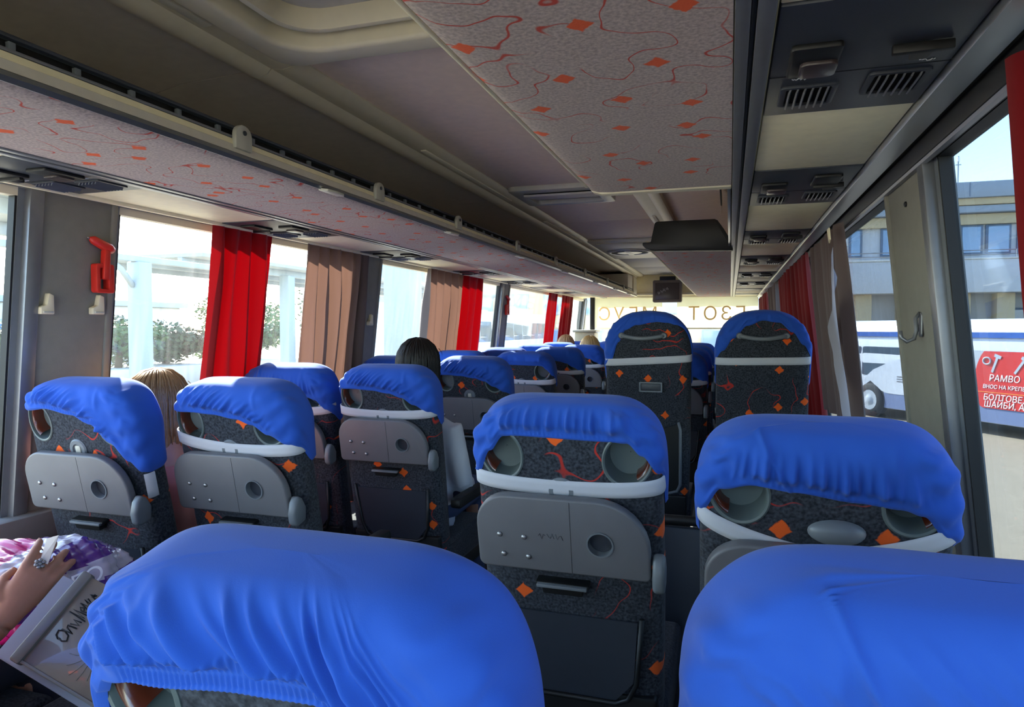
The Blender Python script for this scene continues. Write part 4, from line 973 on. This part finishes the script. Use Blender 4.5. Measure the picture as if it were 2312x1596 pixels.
for k in ftips:
    _, _, a_, e_, _ = ftips[k]; mb_ = MB(); dd = (e_ - a_).normalized(); nu = (up_ - dd * up_.dot(dd)).normalized(); cc = a_.lerp(e_, .78) + nu * .0052
    mb_.grid([[cc + sd * .0045 * i + dd * .006 * j + nu * (-.0006 * i * i - .0004 * j * j) for j in (-1, 0, 1)] for i in (-1, 0, 1)]).build('fingernail', 'pink_cloth', hp, smooth=True)
# seat of that passenger (out of frame) keeps her supported
seat(XLW, .60, 12, 'window seat at the lower left under the person with the pink bag', 'wide', 30, 0, None, detail=0)

# ---- ticket held between the fingers
tp = [ray(*p) for p in ((90, 1268, 1.555), (108, 1274, 1.555), (133, 1208, 1.58), (106, 1216, 1.58))]
nrm = (tp[1] - tp[0]).cross(tp[2] - tp[0]).normalized() * .0008
tk = MB().add([p + nrm for p in tp] + [p - nrm for p in tp], [(0, 1, 2, 3), (7, 6, 5, 4), (0, 4, 5, 1), (1, 5, 6, 2), (2, 6, 7, 3), (3, 7, 4, 0)]).build('ticket', 'paper')
tag(tk, 'beige paper ticket held upright between the fingers', 'ticket')

# ---- crumpled plastic bag on the lap
bc = ray(95, 1330, 1.68); rr = random.Random(4); ph = [rr.uniform(0, 6.3) for _ in range(12)]
bt = thing('plastic_bag', 'crumpled pink, purple and white plastic bag under the hand', 'bag', tuple(bc))
ex = (ray(235, 1330, 1.68) - bc).normalized(); ey = Vector((0, 0, 1)).cross(ex).normalized(); ez = Vector((0, 0, 1))
def bagpt(a, b_):
    d = Vector((math.cos(a) * math.cos(b_), math.sin(a) * math.cos(b_), math.sin(b_)))
    k = 1 + .10 * math.sin(5 * d.x + 4 * d.z + ph[0]) + .07 * math.sin(9 * d.y - 7 * d.z + ph[1]) + .05 * abs(math.sin(11 * d.x + 13 * d.y + ph[2])) + .035 * abs(math.sin(19 * d.z - 15 * d.x + ph[3])) + .02 * abs(math.sin(31 * d.y + 27 * d.z))
    return ex * d.x * .185 * k + ey * d.y * .13 * k + ez * d.z * .115 * k
P = [[bagpt(2 * math.pi * j / 120, -math.pi / 2 + math.pi * i / 64) for j in range(120)] for i in range(65)]
me = MB().grid(P, wv=True).mesh('sack', 'pink_bag', smooth=True)
me.materials.append(M['purple_bag']); me.materials.append(M['white_bag'])
for p in me.polygons:
    c = p.center; u = c.dot(ex) / .185; v = c.z / .115
    s_ = math.sin((u * 1.0 - v * 1.3) * 5.2 + .5 * math.sin(u * 4) + .9)
    zone = u > -.35 + .25 * v
    p.material_index = (2 if s_ > .3 else 1) if zone and v > -.25 else (0 if not (zone and s_ > .8) else 2)
link('sack', me, bt)
me = text_mesh('lettering', 'EO', .05, 'letter_white', .0015, 'CENTER', .2)
lt = link('lettering', me, bt); fwd = (Vector((0, 0, CAMH)) - bc).normalized()
lp = ray(200, 1322, 1.50) - bc; lt.location = lp; lt.rotation_mode = 'QUATERNION'; lt.rotation_quaternion = (fwd + Vector((0, -.2, .3))).to_track_quat('Z', 'Y') @ Matrix.Rotation(R(20), 4, 'Z').to_quaternion()

# ---- clear folder with handwriting
A_, B_, C_ = ray(28, 1486, 1.30), ray(160, 1330, 1.38), ray(185, 1660, 1.22)
u_ = (B_ - A_); lu = u_.length * 1.25; u_.normalize(); n_ = u_.cross(C_ - A_).normalized(); v_ = n_.cross(u_).normalized()
if n_.dot(Vector((0, 0, CAMH)) - A_) < 0: n_ = -n_
if v_.dot(C_ - A_) < 0: v_ = -v_
lv = (C_ - A_).dot(v_) * 1.15; off = (C_ - A_).dot(u_)
fo = thing('document_folder', 'clear beige document folder with black handwriting on the lap', 'folder', tuple(A_))
FN = lambda a, b_, q: tuple(u_ * a + v_ * b_ + n_ * q)
MB().prism(rrect(0, lu, .012, lv, .006), -.010, .0, FN).build('pouch', 'folder', fo, bevel=.003)
MB().prism(rrect(-.004, lu + .004, -.004, .022, .006), -.013, .006, FN).build('zip_bar', 'folder_trim', fo, bevel=.004)
MB().prism(rrect(.0, .006, .02, lv, .002), -.012, .003, FN).build('edge_bead', 'folder_trim', fo, bevel=.001)
pg = MB().prism(rrect(-.012, lu - .02, -.05, lv * .8, .004), -.026, -.018, FN).build('inner_sheet', 'grey_lining', fo, bevel=.002)
wrt = [[(.0, .02), (.004, .028), (.012, .03), (.016, .02), (.012, .008), (.004, .004), (0, .012), (.002, .02)], [(.016, .026), (.018, .004), (.022, .02), (.026, .022), (.028, .004)], [(.030, .02), (.034, .004), (.038, .02), (.040, .004)], [(.044, .0), (.046, .036), (.048, .004), (.052, .034), (.054, .004)], [(.056, .014), (.062, .018), (.060, .026), (.056, .020), (.058, .006), (.066, .006)], [(.060, .0), (.066, .03), (.068, .01), (.074, .028), (.072, .006), (.078, .024)], [(.083, .012), (.086, .026), (.089, .014), (.084, .02), (.090, .018)]]
for s_ in wrt:
    stroke('handwriting', 'ink', [FN(.062 + a * 1.05, .075 - b_ * 1.15, .0012) for a, b_ in s_], .0014, fo)
for k in range(14):
    a = 2 * math.pi * k / 14; stroke('flower_line', 'folder_trim', [FN(.07 + .05 * q * math.cos(a + q * .3), .135 + .045 * q * math.sin(a + q * .3), .0008) for q in (.15, .4, .7, 1)], .0005, fo)
lf = MB().prism(rrect(-.11, .11, -.05, .05, .004), 0, .004, lambda a, b_, q: (a, b_, q)).build('leaflet', 'paper', loc=(-1.62, 3.1, .002), rot=(0, 0, R(-14)))
tag(lf, 'white leaflet lying on the floor under the left seats', 'leaflet')
# ================================================================== outside
GZ = -1.3
gd = struct(box('ground', 'asphalt', -160, 160, -120, 200, GZ - .2, GZ, bevel=0), 'sunlit pale asphalt of the bus station')
WIN = {}
def parked_bus(loc, rz, label, L=11, H=2.9, band=(.81, -.05), stripe=True, ad=False, x0=-2.4):
    """white bus; its visible side is the local y = 0 plane, x runs along the side, z = 0 at the camera coach's floor level"""
    t = thing('parked_bus', label, 'bus', (loc[0], loc[1], GZ), (0, 0, rz), 'parked buses outside')
    h0 = -GZ
    sec = [(0, .30), (0, H * .62), (.05, H * .80), (.14, H * .93), (.34, H), (2.16, H), (2.36, H * .93), (2.45, H * .80), (2.5, H * .62), (2.5, .30)]
    MB().prism([(a, b_) for a, b_ in sec], x0, x0 + L, lambda a, b_, q: (q, a, b_)).build('body', 'bus_white', t, bevel=.06, segs=3)
    wz0, wz1 = h0 + band[1], h0 + band[0]
    n = 6; wl = (L - .5) / n
    for k in range(n):
        a = x0 + .25 + wl * k
        if ad and a > .6: continue
        MB().prism(rrect(a + .03, a + wl - .03, wz0, wz1, .06), -.012, .02, lambda p, q, r: (p, r + .05 * max(0, (q - H * .62) / (H * .18)), q)).build('side_window', 'bus_glass', t)
    if stripe: MB().box(x0 + .05, x0 + L - .05, .015, .04, h0 + 1.12, h0 + 1.26).build('stripe', 'bus_blue', t)
    MB().box(x0 + .05, x0 + L - .05, -.012, .02, .32, h0 - .55).build('skirt', 'bus_skirt', t)
    for xw in (0, 6.0):
        MB().lathe([(.56, -.016), (.56, .10)], 28, (xw, 0, .50), 'y').build('wheel_arch', 'tyre', t)
        wh = MB().lathe([(.30, -.06), (.46, -.06), (.50, -.03), (.50, .2)], 28, (xw, 0, .50), 'y').build('wheel', 'tyre', t, smooth='auto')
        MB().lathe([(.05, -.10), (.10, -.09), (.14, -.07), (.28, -.055), (.30, -.065)], 24, (xw, 0, .50), 'y').build('hub', 'ad_grey', wh, smooth='auto')
    return t, h0
pb, h0 = parked_bus((4.1, 23.0), R(-57.5), 'white bus with a red bolt advert parked outside at right', ad=True)
# swoosh beside the wheel and advert panel
MB().prism([(-.9, h0 - .75), (-.5, h0 - .35), (.1, h0 + .12), (.9, h0 + .45), (1.6, h0 + .55), (1.6, h0 - .55), (.7, h0 - .55), (.45, h0 - .5), (0, h0 - .22), (-.45, h0 - .5)], -.022, -.005, lambda a, b_, q: (a, q, b_)).build('swoosh', 'bus_white', pb)
for k in range(3): MB().box(1.0, 1.7, -.028, -.02, h0 - .05 - .07 * k, h0 - .02 - .07 * k).build('handle_bar', 'dull_metal', pb)
MB().box(1.75, 8.4, -.016, .0, h0 - .30, h0 + .80).build('advert_ground', 'ad_grey', pb)
MB().box(1.95, 3.15, -.020, -.014, h0 - .02, h0 + .66).build('advert_box', 'bus_white', pb)
for z in (h0 - .02, h0 + .66): MB().box(1.95, 3.15, -.024, -.018, z - .008, z + .008).build('advert_rule', 'slate', pb)
pts = []
for k in range(61):
    a = 2 * math.pi * k / 60; pts.append((4.75 + 1.28 * math.cos(a), min(h0 + .79, max(h0 - .62, h0 + .05 + 1.28 * math.sin(a)))))
MB().prism(pts[:-1], -.030, -.012, lambda a, b_, q: (a, q, b_)).build('advert_disc', 'ad_red', pb)
MB().box(3.55, 6.0, -.036, -.028, h0 - .235, h0 - .22).build('advert_rule', 'orange_line', pb)
for x, z, s_, txt, m in ((2.42, .16, .42, 'СЛАМ', 'letter_red'), (3.86, .06, .22, 'РАМВО', 'letter_white'), (3.70, -.13, .135, 'ВНОС НА КРЕПЕЖ', 'letter_white'), (3.72, -.42, .21, 'БОЛТОВЕ,', 'letter_white'), (3.74, -.59, .21, 'ШАЙБИ, АН', 'letter_white')):
    al = 'LEFT'; body = txt
    if txt == 'СЛАМ': body = 'АМ'; x = 2.56
    link('lettering', text_mesh('lettering', body, s_, m, .003, al, .12 if m == 'letter_white' else 0), pb, (x, -.036, h0 + z), (R(90), 0, 0))
for x, z, an in ((4.02, .48, 20), (4.65, .45, 35)):
    MB().prism([(-.03, -.22), (.03, -.22), (.03, .16), (.09, .16), (.09, .24), (-.09, .24), (-.09, .16), (-.03, .16)], -.006, .006, lambda a, b_, q: (a, q, b_)).build('bolt_picture', 'ad_grey', pb, loc=(x, -.036, h0 + z), rot=(0, R(an), 0))
MB().tube([(3.80 + .10 * math.cos(a), -.036, h0 + .55 + .085 * math.sin(a)) for a in (2 * math.pi * k / 20 for k in range(21))], .02, 6).build('nut_picture', 'ad_grey', pb, smooth=True)

# station building ahead on the right
sb = thing('station_building', 'pale two-storey station building behind the parked bus', 'building', (0, 36, GZ))
h0 = -GZ
def sbx(n, m, x0, x1, y0, y1, z0, z1, p=sb, bv=.03): return box(n, m, x0, x1, y0, y1, z0 + h0, z1 + h0, p, bv)
sbx('wall', 'facade', 5.0, 34, .6, 9, GZ, 7.2); sbx('parapet', 'slate', 4.6, 34.4, -.3, 9, 7.25, 7.95)
for k in range(12): sbx('parapet_joint', 'blue_frame', 5.4 + 2.4 * k, 5.43 + 2.4 * k, -.32, -.28, 7.3, 7.93, bv=0)
sbx('cornice', 'facade_warm', 4.6, 34.4, -.1, .6, 6.95, 7.25); sbx('soffit', 'slate', 4.8, 34.2, .0, .6, 6.62, 6.93); sbx('lintel', 'facade_warm', 4.9, 34, .35, .6, 6.12, 6.60)
sbx('balcony', 'facade', 4.4, 34.5, -1.1, .6, 2.95, 4.40); sbx('balcony_cap', 'concrete', 4.35, 34.55, -1.15, .6, 4.40, 4.48)
for z in (4.62, 4.80): MB().tube([(4.4, -1.05, z + h0), (34.4, -1.05, z + h0)], .025, 6).build('rail', 'silver', sb)
for k in range(13): MB().tube([(4.6 + 2.4 * k, -1.05, 4.48 + h0), (4.6 + 2.4 * k, -1.05, 4.80 + h0)], .025, 6).build('rail_post', 'silver', sb)
for k, (a, b_) in enumerate([(5.5, 5.95), (6.87, 7.3), (8.35, 8.9), (9.43, 9.94), (10.15, 10.94), (11.18, 12.05), (12.4, 13.2), (13.5, 14.3), (15.2, 16.0), (16.3, 17.1)]):
    f = sbx('window', 'blue_frame', a - .07, b_ + .07, .50, .62, 4.75, 6.12); sbx('pane', 'window_glass', a + .03, b_ - .03, .47, .51, 4.85, 6.02, f, 0)
for k, x in enumerate((5.6, 7.4, 9.6, 11.3, 13.0, 15.0, 17.0, 19.0)):
    sbx('column', 'facade_warm', x, x + .7, -.5, .2, GZ, 2.95)
    if k % 2: f = sbx('window', 'blue_frame', x + .9, x + 1.6, .50, .62, .3, 2.3); sbx('pane', 'window_glass', x + .97, x + 1.53, .47, .51, .4, 2.2, f, 0)
ms_ = thing('roof_mast', 'thin antenna mast on the station building roof', 'mast', (9.95, 36.5, 7.95))
MB().tube([(0, 0, 0), (0, 0, 1.35)], .03, 6).build('pole', 'slate', ms_); MB().tube([(-.12, 0, .95), (.12, 0, .95)], .02, 6).build('crossbar', 'slate', ms_); MB().tube([(0, 0, 1.1), (0, 0, 1.3)], .06, 8).build('tip', 'letter_white', ms_)

# building straight ahead of the windscreen
fb = thing('street_building', 'grey apartment block beyond the windscreen', 'building', (0, 52, GZ))
box('wall', 'facade_warm', -30, 4, 0, 8, 0, 9, fb, .05)
for i in range(11):
    for j in range(3):
        f = box('window', 'slate', -29 + 3 * i, -27.2 + 3 * i, -.06, .02, .9 + 2.8 * j, 2.6 + 2.8 * j, fb, .02); box('pane', 'window_glass', -28.85 + 3 * i, -27.35 + 3 * i, -.09, -.05, 1.0 + 2.8 * j, 2.5 + 2.8 * j, f, 0)
box('shop_band', 'orange_line', -18, -8, -.5, 0, .4, 1.1, fb, .02)

# left: platform canopies
def canopy(label, x0, x1, y0, y1, z, cols, grp='station canopies'):
    t = thing('platform_canopy', label, 'canopy', ((x0 + x1) / 2, (y0 + y1) / 2, GZ), group=grp)
    cx, cy = (x0 + x1) / 2, (y0 + y1) / 2; h = z - GZ
    box('roof_slab', 'canopy_white', x0 - cx, x1 - cx, y0 - cy, y1 - cy, h, h + .12, t, .02)
    for k in range(3):
        xx = x0 + (x1 - x0) * (k + .5) / 3 - cx; box('beam', 'canopy_white', xx - .08, xx + .08, y0 - cy, y1 - cy, h - .22, h, t, .01)
    for x, y, w_ in cols:
        box('column', 'canopy_white', x - cx - w_ / 2, x - cx + w_ / 2, y - cy - w_ / 2, y - cy + w_ / 2, 0, h - .2, t, .03)
    return t
canopy('near platform canopy seen through the leftmost window', -15, -8.5, 1.5, 8.6, 3.15, [(-12, 3, .3)])
canopy('long platform canopy with white columns beyond the first left window', -19.5, -14.6, 16.2, 44, 3.45, [(-15.2, 21, .4), (-15.2, 27, .4), (-15.2, 33, .4)])
gt = thing('gantry_beam', 'white gantry beam on one thick column in the first left window', 'gantry', (-14, 13.4, GZ))
box('column', 'canopy_white', -.2, .2, -.2, .2, 0, 4.3, gt, .03); box('beam', 'canopy_white', -.1, .1, -7, 3, 4.3, 4.45, gt, .02)
MB().tube([(0, -.2, 3.7), (0, -.55, 4.1), (0, -.9, 4.3)], .07, 8).build('brace', 'canopy_white', gt, smooth=True)
pc = thing('concrete_pillar', 'broad white pillar outside the window ahead of the woman in white', 'pillar', (-6.0, 11.9, GZ))
box('shaft', 'canopy_white', -.28, .28, -.28, .28, .35, 6.0, pc, .04); box('foot', 'concrete', -.4, .4, -.4, .4, 0, .35, pc, .04)
kw_ = tag(box('kerb_wall', 'concrete', -27.5, -24, -20, 44, GZ, -.35, bevel=.05), 'low pale retaining wall below the hedge outside left', 'kerb')  # low concrete kerb wall that the hedge shrubs stand on
parked_bus((-11.5, 22.0), R(90), 'white coach parked far outside the left windows', L=11, H=3.6, band=(1.7, .7), stripe=False, x0=0)
parked_bus((-12.0, 36.0), R(90), 'white coach parked behind the other one outside left', L=11, H=3.6, band=(1.7, .7), stripe=False, x0=0)

def plant(name, label, cat, loc, rx, rz, trunk, m, seed, n=1500, grp=None):
    rr = random.Random(seed); t = thing(name, label, cat, loc, group=grp); mb = MB()
    lobes = [(Vector((rr.uniform(-.55, .55) * rx, rr.uniform(-.55, .55) * rx, trunk + rz + rr.uniform(-.5, .5) * rz)), rr.uniform(.45, .75)) for _ in range(7)]
    for k in range(n):
        c, s_ = rr.choice(lobes); d = Vector((rr.gauss(0, 1), rr.gauss(0, 1), rr.gauss(0, 1))).normalized() * (rr.uniform(.55, 1.05))
        p = c + Vector((d.x * rx * s_, d.y * rx * s_, d.z * rz * s_)); p.z = max(.02, p.z)
        a = Vector((rr.gauss(0, 1), rr.gauss(0, 1), rr.gauss(0, .6))).normalized(); b_ = a.cross(d).normalized(); q = rr.uniform(.10, .2) * (rx / 1.8) ** .3
        mb.add([p - a * q, p + b_ * q * .5, p + a * q, p - b_ * q * .5], [(0, 1, 2, 3)])
    mb.build('foliage', m, t)
    MB().tube([(0, 0, 0), (.05, .03, trunk + rz * .6), (.1, -.05, trunk + rz * 1.3)], [.16, .12, .05], 8).build('trunk', 'trunk', t, smooth=True)
hl_ = ['leafy shrub at the rear end of the outside hedge', 'leafy shrub second from the rear in the outside hedge', 'leafy shrub behind the near canopy in the hedge', 'leafy shrub left of the thick gantry column', 'leafy shrub right of the thick gantry column', 'leafy shrub behind the first red curtain', 'leafy shrub seen past the first red curtain', 'leafy shrub hidden behind the grey curtain', 'leafy shrub farthest along the outside hedge']
for k in range(9):
    plant('hedge_shrub', hl_[k], 'shrub', (-26 + (k % 2) * .7, 6.5 + 3.3 * k, -.34), 1.7, 1.15, 0, 'leaf' if k % 3 else 'leaf_dark', 50 + k, 3000, 'hedge shrubs outside left')
tl_ = ['dark tree behind the hedge in the leftmost window', 'tall tree behind the leftmost canopy', 'broad tree beyond the gantry beam', 'tree behind the long platform canopy', 'tree far ahead on the left beyond the coaches']
for k, (x, y, rx, rz, tk_) in enumerate(((-31, 11, 3, 2.4, 1.0), (-34, 17, 3, 2.0, .4), (-36, 31, 3.2, 1.8, .3), (-33, 40, 3, 2.4, .8), (-36, 56, 3.5, 3, 1.5))):
    plant('tree', tl_[k], 'tree', (x, y, GZ), rx, rz, tk_, 'leaf_dark' if k % 2 == 0 else 'leaf', 70 + k, 2600, 'trees outside left')
lb_ = thing('depot_building', 'low pale depot building behind the hedge outside left', 'building', (-44, 26, GZ))
box('wall', 'facade', -4, 4, -16, 16, 0, 4.2, lb_, .05); box('roof', 'slate', -4.4, 4.4, -16.4, 16.4, 4.2, 4.6, lb_, .05)
for k in range(8):
    f = box('window', 'slate', 3.98, 4.06, -14.6 + 3.8 * k, -12.4 + 3.8 * k, 1.6, 3.2, lb_, .01); box('pane', 'window_glass', 4.05, 4.09, -14.4 + 3.8 * k, -12.6 + 3.8 * k, 1.75, 3.05, f, 0)
